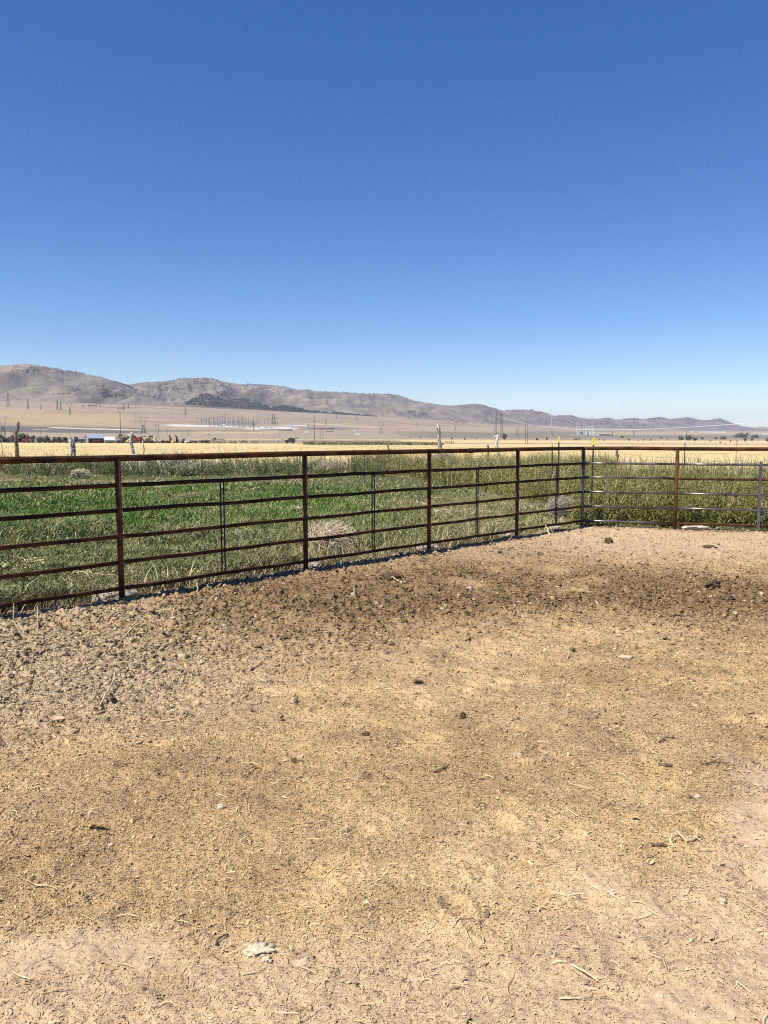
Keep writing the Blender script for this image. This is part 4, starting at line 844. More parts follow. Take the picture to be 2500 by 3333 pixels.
    for (cu, cv, du, dv, n) in ((335, 1268, 20, 9, 60), (345, 1280, 10, 4, 44), (375, 1288, 26, 2.5, 70), (240, 1266, 20, 9, 12), (85, 1250, 8, 4, 5), (205, 1283, 12, 1.5, 7), (45, 1287, 12, 12, 4), (120, 1248, 60, 14, 5), (95, 1206, 24, 6, 80), (250, 1211, 30, 2.5, 40), (180, 1203, 50, 8, 12)):
        ua.append(rng.normal(cu, du, n)); va.append(rng.normal(cv, dv, n))
    t = rng.uniform(0, 1, 330); ua.append(372+t*270); va.append(np.interp(372+t*270, [p[0] for p in SKY_A], [p[1] for p in SKY_A])+rng.uniform(.3, 4.5, 330)*(.4+t)+0*t)
    ua, va = np.concatenate(ua), np.concatenate(va); cover('scattered_junipers', 'hill_left', ua, va, 3.0, (.038, .042, .045), (.075, .08, .07), 16)
    ub, vb = [], []
    for (cu, cv, du, dv, n) in ((745, 1275, 20, 7, 70), (700, 1262, 40, 10, 26), (660, 1234, 40, 1.5, 60), (845, 1264, 40, 8, 50), (1335, 1342, 12, 3, 40), (1385, 1352, 26, 5, 70), (1480, 1360, 40, 4, 80), (1560, 1367, 40, 3, 60), (1130, 1278, 60, 2, 14), (560, 1262, 34, 8, 110), (520, 1290, 40, 9, 26), (930, 1290, 60, 14, 14), (1250, 1300, 40, 14, 10), (1210, 1350, 20, 1.5, 14), (1270, 1287, 40, 4, 16)):
        ub.append(rng.normal(cu, du, n)); vb.append(rng.normal(cv, dv, n))
    ub, vb = np.concatenate(ub), np.concatenate(vb); cover('scattered_junipers', 'hill_middle', ub, vb, 2.9, (.04, .05, .052), (.08, .085, .078), 14)
    u = np.concatenate([rng.normal(1700, 25, 20), rng.normal(1745, 10, 20)]); v = np.concatenate([rng.normal(1337, 2, 20), rng.normal(1345, 3, 20)]); cover('scattered_junipers', 'hill_round', u, v, 3, (.06, .065, .066), (.09, .095, .09), 14)
    u = np.concatenate([rng.normal(2050, 18, 60), rng.normal(1975, 14, 40), rng.normal(2140, 16, 60), rng.normal(1950, 30, 40), rng.normal(2340, 16, 40), rng.normal(2100, 60, 60)]); v = np.concatenate([rng.normal(1366, 2, 60), rng.normal(1364, 2, 40), rng.normal(1364, 3, 60), rng.normal(1378, 3, 40), rng.normal(1368, 3, 40), rng.normal(1386, 5, 60)])
    cover('scattered_junipers', 'hill_far', u, v, 2.6, (.07, .075, .08), (.10, .105, .10), 12)
    u = rng.uniform(760, 1080, 46); v = 1330+(u-760)*.055+rng.normal(0, 1.3, 46); x = []
    P = np.array([hit(a, b) for a, b in zip(u, v)])
    for i in range(46): pass
    s = 2.6*P[:, 1]/F; V, Q, C = rocks(P[:, 0], P[:, 1], P[:, 2]+s*.3, s*.6, IC2, .8, .2, np.tile(C_(.06, .07, .055), (46, 1))); kind(mk('edge_junipers', V, Q, M['veg'], C=C), 'stuff')
# ================================================================== farm yard (about half a kilometre away)
def at(u, vb, Y=None):
    if Y is None: return hit(u, vb)
    x = (u-1250)/F*Y; return np.array([x, Y, float(ground_z(x, Y))])
def build_farm():
    Y0 = 520; K = Y0/F                                    # metres per photo pixel there
    # grey barn
    r = empty('barn', at(312, 1441, Y0), 'grey board barn with bright metal roof and dark open front', 'barn'); b = MB()
    W, D, E, T = 13.0*.8, 9, 3.4, 5.6
    def gable(b, x0, x1, y0, y1, e, t): b.add([(x0, y0, 0), (x1, y0, 0), (x1, y1, 0), (x0, y1, 0), (x0, y0, e), (x1, y0, e), (x1, y1, e), (x0, y1, e), (x0, (y0+y1)/2, t), (x1, (y0+y1)/2, t)], [(0, 1, 5, 4), (3, 7, 6, 2), (0, 4, 8, 7, 3), (1, 2, 6, 9, 5), (0, 3, 2, 1)])
    r.rotation_euler = (0, 0, .62)
    gable(b, -W/2, W/2, -D/2, D/2, E, T); b.build('wall', M['board'], r)
    b = MB()
    for s in (-1, 1): b.add([(-W/2-.4, s*(D/2+.5), E-.25), (W/2+.4, s*(D/2+.5), E-.25), (W/2+.4, 0, T+.12), (-W/2-.4, 0, T+.12), (-W/2-.4, s*(D/2+.5), E-.1), (W/2+.4, s*(D/2+.5), E-.1), (W/2+.4, 0, T+.3), (-W/2-.4, 0, T+.3)], [(0, 1, 2, 3), (7, 6, 5, 4), (0, 4, 5, 1), (1, 5, 6, 2), (3, 2, 6, 7), (0, 3, 7, 4)])
    b.build('roof', M['roof'], r)
    for k in range(3): b = MB(); b.box((-W/2+2+k*3.2, -D/2-.01, 1.45), (2.8, .12, 2.9)); b.build('dark_doorway', M['board_dark'], r)  # dark panels stand in for the shade inside the open front
    b = MB(); b.box((-W/2-.01, .3, 3.6), (.1, .9, .9)); b.build('window', M['board_dark'], r)
    # white roofed shed
    r = empty('shed', at(360, 1441, Y0-5), 'small grey shed with white roof right of the grey barn', 'shed', rz=.45); b = MB(); gable(b, -3, 3, -2.5, 2.5, 2.2, 3.9); b.build('wall', M['board'], r)
    b = MB()
    for s in (-1, 1): b.add([(-3.3, s*3, 1.8), (3.3, s*3, 1.8), (3.3, 0, 4.0), (-3.3, 0, 4.0), (-3.3, s*3, 1.95), (3.3, s*3, 1.95), (3.3, 0, 4.2), (-3.3, 0, 4.2)], [(0, 1, 2, 3), (7, 6, 5, 4), (0, 4, 5, 1), (1, 5, 6, 2), (3, 2, 6, 7), (0, 3, 7, 4)])
    b.build('roof', M['roofw'], r); b = MB(); b.box((.8, -2.51, .95), (1.2, .08, 1.9)); b.build('dark_doorway', M['board_dark'], r)
    def wagon(u, vb, L, Hh, label, m, m2, Y=Y0, cat='wagon', name='farm_wagon', hood=False, rz=.1):
        r = empty(name, at(u, vb, Y), label, cat, rz=rz); b = MB(); b.box((0, 0, .75), (L, 2.2, .2)); b.build('chassis', M['machine'], r)
        b = MB(); b.box((0, -1.1, .9+Hh/2), (L, .1, Hh)); b.box((0, 1.1, .9+Hh/2), (L, .1, Hh)); b.box((-L/2, 0, .9+Hh/2), (.1, 2.1, Hh)); b.box((L/2, 0, .9+Hh/2), (.1, 2.1, Hh)); b.box((0, 0, .92), (L-.2, 2.1, .08)); b.build('box', m, r)
        b = MB(); b.box((-L*.22, -1.17, .9+Hh*.55), (L*.3, .05, Hh*.55)); b.box((L*.22, -1.17, .9+Hh*.55), (L*.3, .05, Hh*.55)); b.build('panel', m2, r)
        if hood: b = MB(); b.prism([(-L*.1, .9), (L*.5, .9), (L*.55, 1.2), (L*.22, Hh+1.9), (L*.05, Hh+1.9), (-L*.3, Hh+.9)], -.9, .9); b.build('hopper', m2, r)
        for sx in (-.35, .35):
            for sy in (-1, 1): b = MB(); b.wheel((L*sx, sy*1.0, .5), .5, .35); b.build('wheel', M['black'], r)
        return r
    wagon(90, 1440, 4.2, 1.7, 'red forage wagon with dark hopper left of the black implement', M['red'], M['red_dark'], hood=True)
    wagon(450, 1441, 6.2, 2.9, 'tall dark red hay wagon box right of the leaning post', M['red_dark'], M['red'], Y0-8)
    wagon(373, 1441, 6.0, .35, 'low flat wagon with light green deck before the white roofed shed', M['green'], M['green'], Y0-14)
    wagon(143, 1440, 5.6, 1.2, 'long black box implement between the red wagon and dark pickup', M['machine'], M['board_dark'])
    r = empty('farm_implement', at(122, 1440, Y0), 'black skeletal implement beside the red forage wagon', 'implement'); b = MB()
    for q in ((-2, .4, 3.0, 1.6), (1.2, .5, 2.0, 2.2)): b.box((q[0], 0, q[3]/2+.4), (q[2]*.5, 1.6, q[3]*.6))
    b.poly([(-3, 0, 1), (0, 0, 2.4), (3, 0, 1.1)], .14, 6); b.build('frame', M['machine'], r); b = MB(); b.poly([(-3.2, 0, 1.2), (-3.4, 0, 2.0), (-4.3, 0, 1.9)], .22, 6); b.build('spout', M['white'], r)
    for s in (-1, 1): b = MB(); b.wheel((s*2, -.9, .55), .55, .3); b.build('wheel', M['black'], r)
    def truck(u, vb, L, Hh, label, m, Y=Y0, cab=.3, flip=1, name='pickup_truck', bedm=None):
        r = empty(name, at(u, vb, Y), label, 'truck', rz=0 if flip > 0 else math.pi); b = MB(); b.prism([(-L/2, .5), (L/2, .5), (L/2, 1.0), (L*.28, 1.12), (L*.18, Hh), (-L*.08, Hh), (-L*.12, 1.15), (-L/2, 1.15)], -.95, .95); b.build('body', m, r)
        b = MB(); b.prism([(L*.245, 1.2), (L*.172, Hh-.1), (-L*.06, Hh-.1), (-L*.09, 1.2)], -.97, .97); b.build('window', M['glass'], r)
        for s in (-.32, .32):
            for q in (-1, 1): b = MB(); b.wheel((L*s, q*.85, .42), .42, .28); b.build('wheel', M['black'], r)
        return r
    truck(210, 1441, 6.2, 1.95, 'old dark red pickup parked left of the twin posts', M['red_dark'])
    truck(262, 1441, 6.5, 2.7, 'old grey truck left of the barn', M['grey'])
    wagon(277, 1441, 4.0, 1.9, 'dark grey box trailer touching the left side of the barn', M['grey'], M['machine'])
    # parked junk along the front of the yard
    wagon(172, 1440, 3.6, .8, 'low rusty trailer left of the dark red pickup', M['red_dark'], M['machine'], Y0-2); wagon(238, 1440.5, 3.4, 1.0, 'small rusty box trailer right of the dark red pickup', M['board_dark'], M['red_dark'], Y0-4)
    wagon(318, 1442, 5.0, .9, 'low rust red wagon parked in front of the barn', M['red_dark'], M['board_dark'], Y0-16); wagon(396, 1441.5, 4.6, 1.0, 'dark flat implement trailer right of the white roofed shed', M['machine'], M['grey'], Y0-12)
    wagon(486, 1442, 6.4, .9, 'black hay trailer below the tan hay heap', M['machine'], M['board_dark'], Y0-9); wagon(540, 1442, 5.2, .7, 'rusty low trailer left of the bale wagon', M['red_dark'], M['machine'], Y0-9)
    wagon(630, 1442, 4.8, .7, 'dark rusty trailer right of the white cab tractor', M['board_dark'], M['red_dark'], Y0-9); wagon(668, 1442.5, 4.0, .9, 'black trailer in front of the grey hay bank', M['machine'], M['board_dark'], Y0-9)
    truck(42, 1440, 6.0, 1.9, 'black pickup parked left of the tall crooked post', M['machine'])
    # tractor with white cab
    r = empty('tractor', at(604, 1441, Y0-10), 'white cab tractor at the right end of the farm yard', 'tractor'); b = MB(); b.box((0, 0, 1.2), (3.6, 1.2, 1.0)); b.prism([(1.0, .7), (3.2, .7), (3.2, 1.5), (1.0, 1.8)], -.5, .5); b.build('body', M['white'], r)
    b = MB(); b.box((-.6, 0, 2.45), (1.7, 1.5, 1.5), 0, .85); b.build('cab_glass', M['glass'], r); b = MB(); b.box((-.6, 0, 3.3), (1.9, 1.7, .22)); b.build('cab_roof', M['white'], r)
    for x_, rr_ in ((-1.2, .85), (2.2, .55)):
        for s in (-1, 1): b = MB(); b.wheel((x_, s*.85, rr_), rr_, .4); b.build('wheel', M['black'], r)
    # bale wagon with tall red racks
    r = empty('bale_wagon', at(570, 1441, Y0-8), 'bale wagon with two tall curved dark red racks', 'wagon'); b = MB(); b.box((0, 0, .9), (7.5, 2.2, .3)); b.build('chassis', M['machine'], r)
    for x_ in (-2.6, 1.6):
        b = MB(); P = [(x_-.2, 0, 1), (x_, 0, 2.4), (x_-.15, 0, 4.2), (x_-.6, 0, 5.2)]
        for s in (-1.0, -.35, .35, 1.0): b.poly([(p[0], s, p[2]) for p in P], .2, 6)
        for p in P[1:]: b.poly([(p[0], -1.1, p[2]), (p[0], 1.1, p[2])], .14, 6)
        b.prism([(x_-.1, 1), (x_+1.4, 1), (x_+.7, 3.4), (x_+.05, 4.0)], -.3, .3); b.build('rack', M['red_dark'], r)
    for x_ in (-2, 0, 2):
        b = MB(); b.wheel((x_, -1.0, .55), .55, .3); b.build('wheel', M['black'], r)
    b = MB(); b.wheel((-.9, -1.4, 1.0), .95, .5); b.build('spare_wheel', M['yellowp'], r)
    r = empty('baler', at(418, 1442, Y0-16), 'small yellow green baler by the foot of the leaning post', 'machine'); b = MB(); b.box((0, 0, 1.0), (2.4, 1.5, .8)); b.prism([(-.8, 1.4), (.8, 1.4), (.4, 2.0), (-.5, 2.0)], -.6, .6); b.build('body', M['yellowp'], r)
    for s in (-1, 1): b = MB(); b.wheel((s*.9, -.8, .45), .45, .3); b.build('wheel', M['black'], r)
    b = MB(); b.poly([(-1.2, 0, .6), (-2.6, 0, .5)], .1, 6); b.build('drawbar', M['machine'], r)
    # hay
    def stack(u, vb, wpx, hpx, label, m, n=26, Y=Y0, dep=3.0, seed=1):
        rg = np.random.default_rng(seed); w, h = wpx*Y/F/2, hpx*Y/F; x = rg.uniform(-1, 1, n); t = rg.uniform(0, 1, n)*(1-np.abs(x)**2.2); r_ = rg.uniform(.16, .3, n)*max(h, 2.0)
        V, Q, _ = rocks(x*w, rg.uniform(-1, 1, n)*dep, np.maximum(t*h-r_*.5, .1), r_*1.25, IC2, .9, .12); o = mk('hay_stack', V, Q, m, loc=at(u, vb, Y)); tag(o, label, 'hay stack')
    stack(490, 1441, 62, 20, 'loose tan hay heaped high right of the dark red hay wagon', M['hay'], 60, Y0+4, seed=2); stack(535, 1441, 44, 14, 'pale tan hay heap left of the bale wagon', M['hay'], 40, Y0+6, seed=3)
    stack(410, 1441, 66, 22, 'old grey brown hay heap behind the leaning bleached post', M['hay_old'], 60, Y0+30, seed=4); stack(530, 1442, 80, 7, 'low grey line of spoiled hay below the pale hay heap', M['hay_old'], 50, Y0-6, seed=5)
    stack(672, 1443, 120, 12, 'long low grey brown hay bank right of the white cab tractor', M['hay_old'], 90, Y0+4, seed=6); stack(790, 1442, 100, 11, 'pale dry heap behind the round bale row', M['hay_old'], 60, Y0+14, seed=7)
    r = empty('farm_implement', at(712, 1436, Y0+30), 'dark long armed implement on top of the grey hay bank', 'implement'); b = MB(); z0 = 2.4; b.poly([(-5, 0, z0), (0, 0, z0+.5), (6, 0, z0-.3)], .28, 6); b.box((-2.2, 0, z0+.8), (1.6, 1.2, 1.2)); b.poly([(-2.2, 0, -.2), (-2.2, 0, z0)], .2, 6); b.poly([(3, 0, -.2), (3, 0, z0)], .2, 6); b.build('arm', M['machine'], r); b = MB(); b.poly([(-5, 0, z0), (-5, 0, z0+1.4)], .15, 6); b.build('mast', M['machine'], r)
    ord_ = ['first', 'second', 'third', 'fourth', 'fifth', 'sixth', 'seventh', 'eighth', 'ninth']
    for i in range(9):
        u = 740+i*12.3; p = at(u, 1446, 470); b = MB(); b.poly([(-.95, .0, .85), (-.9, 0, .85), (.9, 0, .85), (.95, 0, .85)], [.75, .85, .85, .75], 16); o = b.build('round_bale', M['hay_old'] if i % 3 else M['hay']); o.location = p; o.rotation_euler = (0, 0, 1.57+.25)
        tag(o, ord_[i]+' round bale from the left in the row at the field edge', 'hay bale', 'round bales at the field edge')
    # corral boards
    r = empty('corral_fence', at(895, 1447, 440), 'weathered board corral between the bale row and the black loader', 'fence'); 
    for k in range(11): b = MB(); b.box((-11+k*2.2, 0, .75), (.22, .2, 1.9+.4*(k % 3 == 0))); b.build('post', M['board'] if k % 2 else M['board_dark'], r)
    for z_ in (.45, .85, 1.25): b = MB(); b.box((0, -.12, z_), (22.5, .06, .2)); b.build('board', M['board'], r)
    r = empty('loader', at(946, 1447, 430), 'black loader machine with raised bucket at the corral end', 'machine'); b = MB(); b.prism([(-2.6, .7), (2.6, .7), (2.8, 2.3), (1.6, 3.1), (-.3, 3.3), (-1.2, 2.3), (-2.6, 2.0)], -.9, .9); b.build('body', M['machine'], r)
    b = MB(); b.poly([(1.5, 0, 2.6), (3.8, 0, 3.0)], .2, 6); b.prism([(3.2, 2.7), (4.6, 2.9), (4.3, 3.3), (3.3, 3.2)], -.9, .9); b.build('bucket', M['machine'], r); b = MB(); b.poly([(-2.5, 0, 1.8), (-5.2, 0, 2.3)], .14, 6); b.build('boom', M['machine'], r)
    for s in (-1.6, 1.6): b = MB(); b.wheel((s, -.9, .7), .7, .4); b.build('wheel', M['black'], r)
    r = empty('corral_fence', at(1462, 1447, 420), 'short dark corral fence right of the tall knotted post', 'fence')
    for k in range(5): b = MB(); b.box((-2.4+k*1.2, 0, .7), (.2, .2, 1.7)); b.build('post', M['board_dark'], r)
    b = MB(); b.box((0, -.13, 1.2), (5.2, .06, .2)); b.box((0, -.13, .6), (5.2, .06, .2)); b.build('board', M['board_dark'], r)
    # distant yard wire fence across the right plain
    b = MB(); 
    r = empty('plain_fence', at(2170, 1447, 520), 'low far wire fence crossing the pale strip above the right rails', 'fence')
    for k in range(16): b = MB(); b.box((-52+k*7, 0, .6), (.16, .16, 1.5)); b.build('post', M['board_dark'], r)
    b = MB(); b.poly([(-52, 0, 1.1), (53, 0, 1.1)], .03, 4); b.build('strand', M['wire'], r)
# ================================================================== power line hardware and industry
def lattice(b, P, Q, w0, w1, n, r):
    """square lattice mast from P to Q"""
    P, Q = np.array(P, float), np.array(Q, float); c = [(-1, -1), (1, -1), (1, 1), (-1, 1)]
    L = [[P*(1-t)+Q*t+np.array([a*(w0*(1-t)+w1*t)/2, e*(w0*(1-t)+w1*t)/2, 0]) for t in np.linspace(0, 1, n+1)] for a, e in c]
    for k in range(4):
        b.poly([L[k][0], L[k][-1]], r, 4, False)
        for i in range(n):
            b.poly([L[k][i], L[(k+1) % 4][i+1]], r*.6, 3, False); b.poly([L[(k+1) % 4][i], L[k][i+1]], r*.6, 3, False)
            b.poly([L[k][i+1], L[(k+1) % 4][i+1]], r*.6, 3, False)
def pylon(u, vt, vb, label, style, thick=1.0, m='tower'):
    f = hit(u, vb); Y = f[1]; h = (vb-vt)*Y/F; r = .00017*Y*thick*.55+.05; root = empty('pylon', f, label, 'pylon', 'pylons on the valley floor'); b = MB(); a = MB()
    if style == 'cat':
        lattice(b, (-h*.10, 0, 0), (-h*.035, 0, h*.45), h*.05, h*.045, 5, r); lattice(b, (h*.10, 0, 0), (h*.035, 0, h*.45), h*.05, h*.045, 5, r)
        for s in (-1, 1): b.poly([(s*h*.03, 0, h*.43), (s*h*.14, 0, h*.62), (s*h*.16, 0, h*.80), (s*h*.13, 0, h*.86)], r*1.6, 4); b.poly([(s*h*.02, 0, h*.47), (s*h*.11, 0, h*.66), (s*h*.10, 0, h*.84)], r, 4)
        a.poly([(-h*.32, 0, h*.88), (h*.32, 0, h*.88)], r*1.2, 4); a.poly([(-h*.32, 0, h*.88), (-h*.14, 0, h*.93), (h*.14, 0, h*.93), (h*.32, 0, h*.88)], r, 4)
        for s in (-1, 1): a.poly([(s*h*.15, 0, h*.9), (s*h*.2, 0, h)], r, 4)
    elif style == 'twin':
        for s in (-1, 1): lattice(b, (s*h*.13, 0, 0), (s*h*.085, 0, h*.86), h*.10, h*.035, 9, r); a.poly([(s*h*.085, 0, h*.86), (s*h*.15, 0, h)], r*1.3, 4)
        a.poly([(-h*.20, 0, h*.86), (h*.20, 0, h*.86)], r*2, 4); a.poly([(-h*.20, 0, h*.86), (0, 0, h*.81), (h*.20, 0, h*.86)], r*1.3, 4)
    elif style == 'tee':
        lattice(b, (0, 0, 0), (0, 0, h), h*.16, h*.03, 8, r)
        for z_, w in ((.94, .2), (.80, .16)): a.poly([(-h*w, 0, h*z_), (h*w, 0, h*z_)], r*1.3, 4); a.poly([(-h*w, 0, h*z_), (0, 0, h*(z_+.05)), (h*w, 0, h*z_)], r, 4)
    else:
        lattice(b, (0, 0, 0), (0, 0, h*.62), h*.16, h*.05, 6, r)
        for s in (-1, 1): b.poly([(0, 0, h*.6), (s*h*.20, 0, h*.92)], r*1.5, 4); a.poly([(s*h*.2, 0, h*.92), (s*h*.22, 0, h)], r, 4)
        a.poly([(-h*.34, 0, h*.92), (h*.34, 0, h*.92)], r*1.3, 4)
    b.build('mast', M[m], root); a.build('crossarm', M[m], root); return f, h
def pole(u, vt, vb, label, m='pole', Y=None, w=1.0, arm=True, group=None, u1=None):
    f = at(u, vb, Y); Y = f[1]; h = (vb-vt)*Y/F if Y < 600 or True else 14; t = PT(u, vt, Y); h = t[2]-f[2]
    root = empty('utility_pole', f, label, 'utility pole', group); b = MB(); r = (.10+.00012*Y)*w; b.poly([(0, 0, -.5), (0, 0, h)], [r*1.25, r*.85], 8); b.build('shaft', M[m], root)
    if arm: b = MB(); b.box((0, 0, h*.955), (h*.10, r*1.1, r*1.2)); b.poly([(-h*.045, 0, h*.955), (-h*.045, 0, h*.975)], r*.5, 5); b.poly([(h*.045, 0, h*.955), (h*.045, 0, h*.975)], r*.5, 5); b.build('crossarm', M[m], root)
    return root
def build_lines():
    big = pylon(1623, 1337, 1424, 'tallest twin mast lattice pylon near the leaning white headed post', 'twin')
    pylon(467, 1355, 1411, 'cat head lattice pylon above the hay yard', 'cat'); pylon(11, 1353, 1418, 'cat head lattice pylon cut by the left edge', 'cat'); pylon(891, 1345, 1381, 'twin mast pylon standing over the substation', 'twin')
    P = [(27, 1280, 1325, 'grey pylon highest on the left slope', 'tee'), (91, 1300, 1333, 'slim grey pylon second from the left on the slope', 'tee'), (187, 1302, 1335, 'grey pylon third from the left on the slope', 'tee'), (228, 1313, 1350, 'forked pylon above the twin wooden posts', 'fork'), (152, 1286, 1304, 'faint pylon against the foot of the left hill', 'tee'), (133, 1316, 1333, 'tiny faint pylon between two slope pylons', 'fork'), (403, 1312, 1331, 'faint pylon above the thick pole by the barn', 'tee'), (418, 1313, 1330, 'faint pylon right beside the one above the barn pole', 'tee'), (198, 1310, 1334, 'faint pylon just right of the third slope pylon', 'tee'), (395, 1231, 1248, 'tiny pylon on the skyline of the left hill', 'tee'),
         (826, 1374, 1400, 'small dark tee pylon in front of the substation', 'tee'), (1061, 1362, 1384, 'forked pylon right of the tall dark pole', 'fork'), (1161, 1351, 1371, 'small forked pylon on the tan slope right of the substation', 'fork'), (1095, 1349, 1363, 'tiny pylon on the tan slope', 'tee'), (1241, 1371, 1413, 'forked pylon left of the tall knotted post', 'cat'), (1482, 1381, 1402, 'small forked pylon right of the tall knotted post', 'fork'), (1358, 1374, 1388, 'tiny pylon left of the knotted post', 'fork'), (1684, 1394, 1420, 'grey pylon left of the pair of dark poles', 'cat'), (1796, 1394, 1420, 'grey pylon behind the pale utility pole', 'fork'),
         (1914, 1400, 1420, 'small arched pylon right of the fence corner', 'cat'), (1993, 1398, 1421, 'small forked pylon right of the arched pylon', 'fork'), (2064, 1402, 1419, 'faint arched pylon in the middle of the right plain', 'cat'), (2234, 1400, 1424, 'dark forked pylon above the right thicket', 'fork'), (2439, 1406, 1419, 'faint arched pylon near the right edge', 'cat'), (605, 1328, 1350, 'faint pylon left of the substation', 'tee')]
    for q in P: pylon(*q)
    pole(397, 1340, 1439, 'thick brown utility pole beside the white roofed shed', Y=495, w=1.2, arm=False); pole(1024, 1345, 1448, 'tall dark reddish pole standing right of the black loader', Y=400, w=1.0, arm=False)
    pole(512, 1381, 1438, 'left pole of the dark pair behind the hay heap', Y=560, w=.8); pole(521, 1381, 1438, 'right pole of the dark pair behind the hay heap', Y=560, w=.8)
    pole(1044, 1385, 1438, 'left pole of the thin pair right of the tall reddish pole', Y=600, w=.5, arm=False); pole(1052, 1386, 1438, 'right pole of the thin pair right of the tall reddish pole', Y=600, w=.5, arm=False)
    pole(1708, 1371, 1444, 'left pole of the dark pair left of the pale pole', Y=560, w=.95, arm=False); pole(1715, 1371, 1444, 'right pole of the dark pair left of the pale pole', Y=560, w=.95, arm=False)
    pole(1791, 1333, 1449, 'pale slender utility pole rising above the hills', 'polelight', Y=430, w=1.0, arm=False)
    for u, vt, vb, l in [(133, 1390, 1417, 'thin pole above the black implement'), (227, 1393, 1418, 'thin pole above the twin wooden posts'), (36, 1395, 1416, 'thin pole left of the tall crooked post'), (314, 1398, 1418, 'thin pole above the barn roof'), (442, 1344, 1375, 'thin grey pole above the leaning post'), (561, 1331, 1361, 'tall thin pole left of the pale substation pad'), (600, 1335, 1367, 'thin pole second left of the substation'), (546, 1396, 1417, 'thin pole above the bale wagon'), (614, 1398, 1419, 'thin pole above the white cab tractor'), (680, 1399, 1420, 'thin pole above the grey hay bank'), (742, 1399, 1420, 'thin pole above the left end of the bale row'), (801, 1402, 1421, 'thin pole above the middle of the bale row'), (857, 1402, 1422, 'thin pole above the left end of the corral'), (911, 1403, 1424, 'thin pole above the right end of the corral'), (961, 1403, 1424, 'thin pole above the black loader'), (735, 1343, 1364, 'thin pole at the top left of the gantries'), (296, 1317, 1334, 'faint thin pole by the slope homestead'), (332, 1320, 1345, 'faint thin pole right of the slope homestead'), (1297, 1396, 1412, 'thin pole left of the knotted post'), (1259, 1393, 1411, 'thin pole beside the forked pylon left of the knotted post')]:
        pole(u, vt, vb, l+' on the dry plain', group='thin poles on the plain', w=.8)
    # conductors with painted sun glint, sweeping from the twin mast pylon past the right edge
    f, h = big
    a = PT(1640, 1361, f[1]); e = PT(2960, 1330, 620.); top = PT(1640, 1340, f[1]); e2 = PT(2960, 1335, 640.)
    def span(A, B, sag, r, label, n=60):
        b = MB(); b.poly([A+(B-A)*t-np.array([0, 0, 4*sag*t*(1-t)]) for t in np.linspace(0, 1, n)], r, 5); o = b.build('power_line', M['conductor']); tag(o, label, 'power line')
    # choose the sag from the place where the wire hangs lowest
    best = min(np.linspace(4, 60, 113), key=lambda s: abs(max(PIX(*(a+(e-a)*t-np.array([0, 0, 4*s*t*(1-t)])))[1] for t in np.linspace(0.02, 1, 80))-1399))
    span(a, e, float(best), .36, 'bright sagging power cable sweeping from the twin mast pylon to the right')
    best = min(np.linspace(4, 60, 113), key=lambda s: abs(max(PIX(*(top+(e2-top)*t-np.array([0, 0, 4*s*t*(1-t)])))[1] for t in np.linspace(0.02, 1, 80))-1354))
    span(top, e2, float(best), .08, 'faint upper power cable against the sky at right')
    # the far anchor pylon lies just outside the right edge
def bld(u0, u1, vt, vb, label, m, roofm=None, name='warehouse', dep=None, Y=None, flat=False, cat='building'):
    f = at((u0+u1)/2, vb, Y); Y = f[1]; w = (u1-u0)*Y/F; h = (vb-vt)*Y/F; d = dep or min(w*.5, 60); r = empty(name, f, label, cat); b = MB()
    b.box((0, d/2, h*.4-1.5), (w, d, h*.8+3)); b.build('wall', M[m], r); b = MB()
    if flat: b.box((0, d/2, h*.9+.02), (w*1.01, d*1.01, h*.2))
    else: b.add([(-w*.505, -.4, h*.8), (w*.505, -.4, h*.8), (w*.505, d+.4, h*.8), (-w*.505, d+.4, h*.8), (-w*.505, d/2, h), (w*.505, d/2, h)], [(0, 1, 5, 4), (2, 3, 4, 5), (0, 4, 3), (1, 2, 5), (0, 3, 2, 1)])
    b.build('roof', M[roofm or m], r); return r, w, h, d
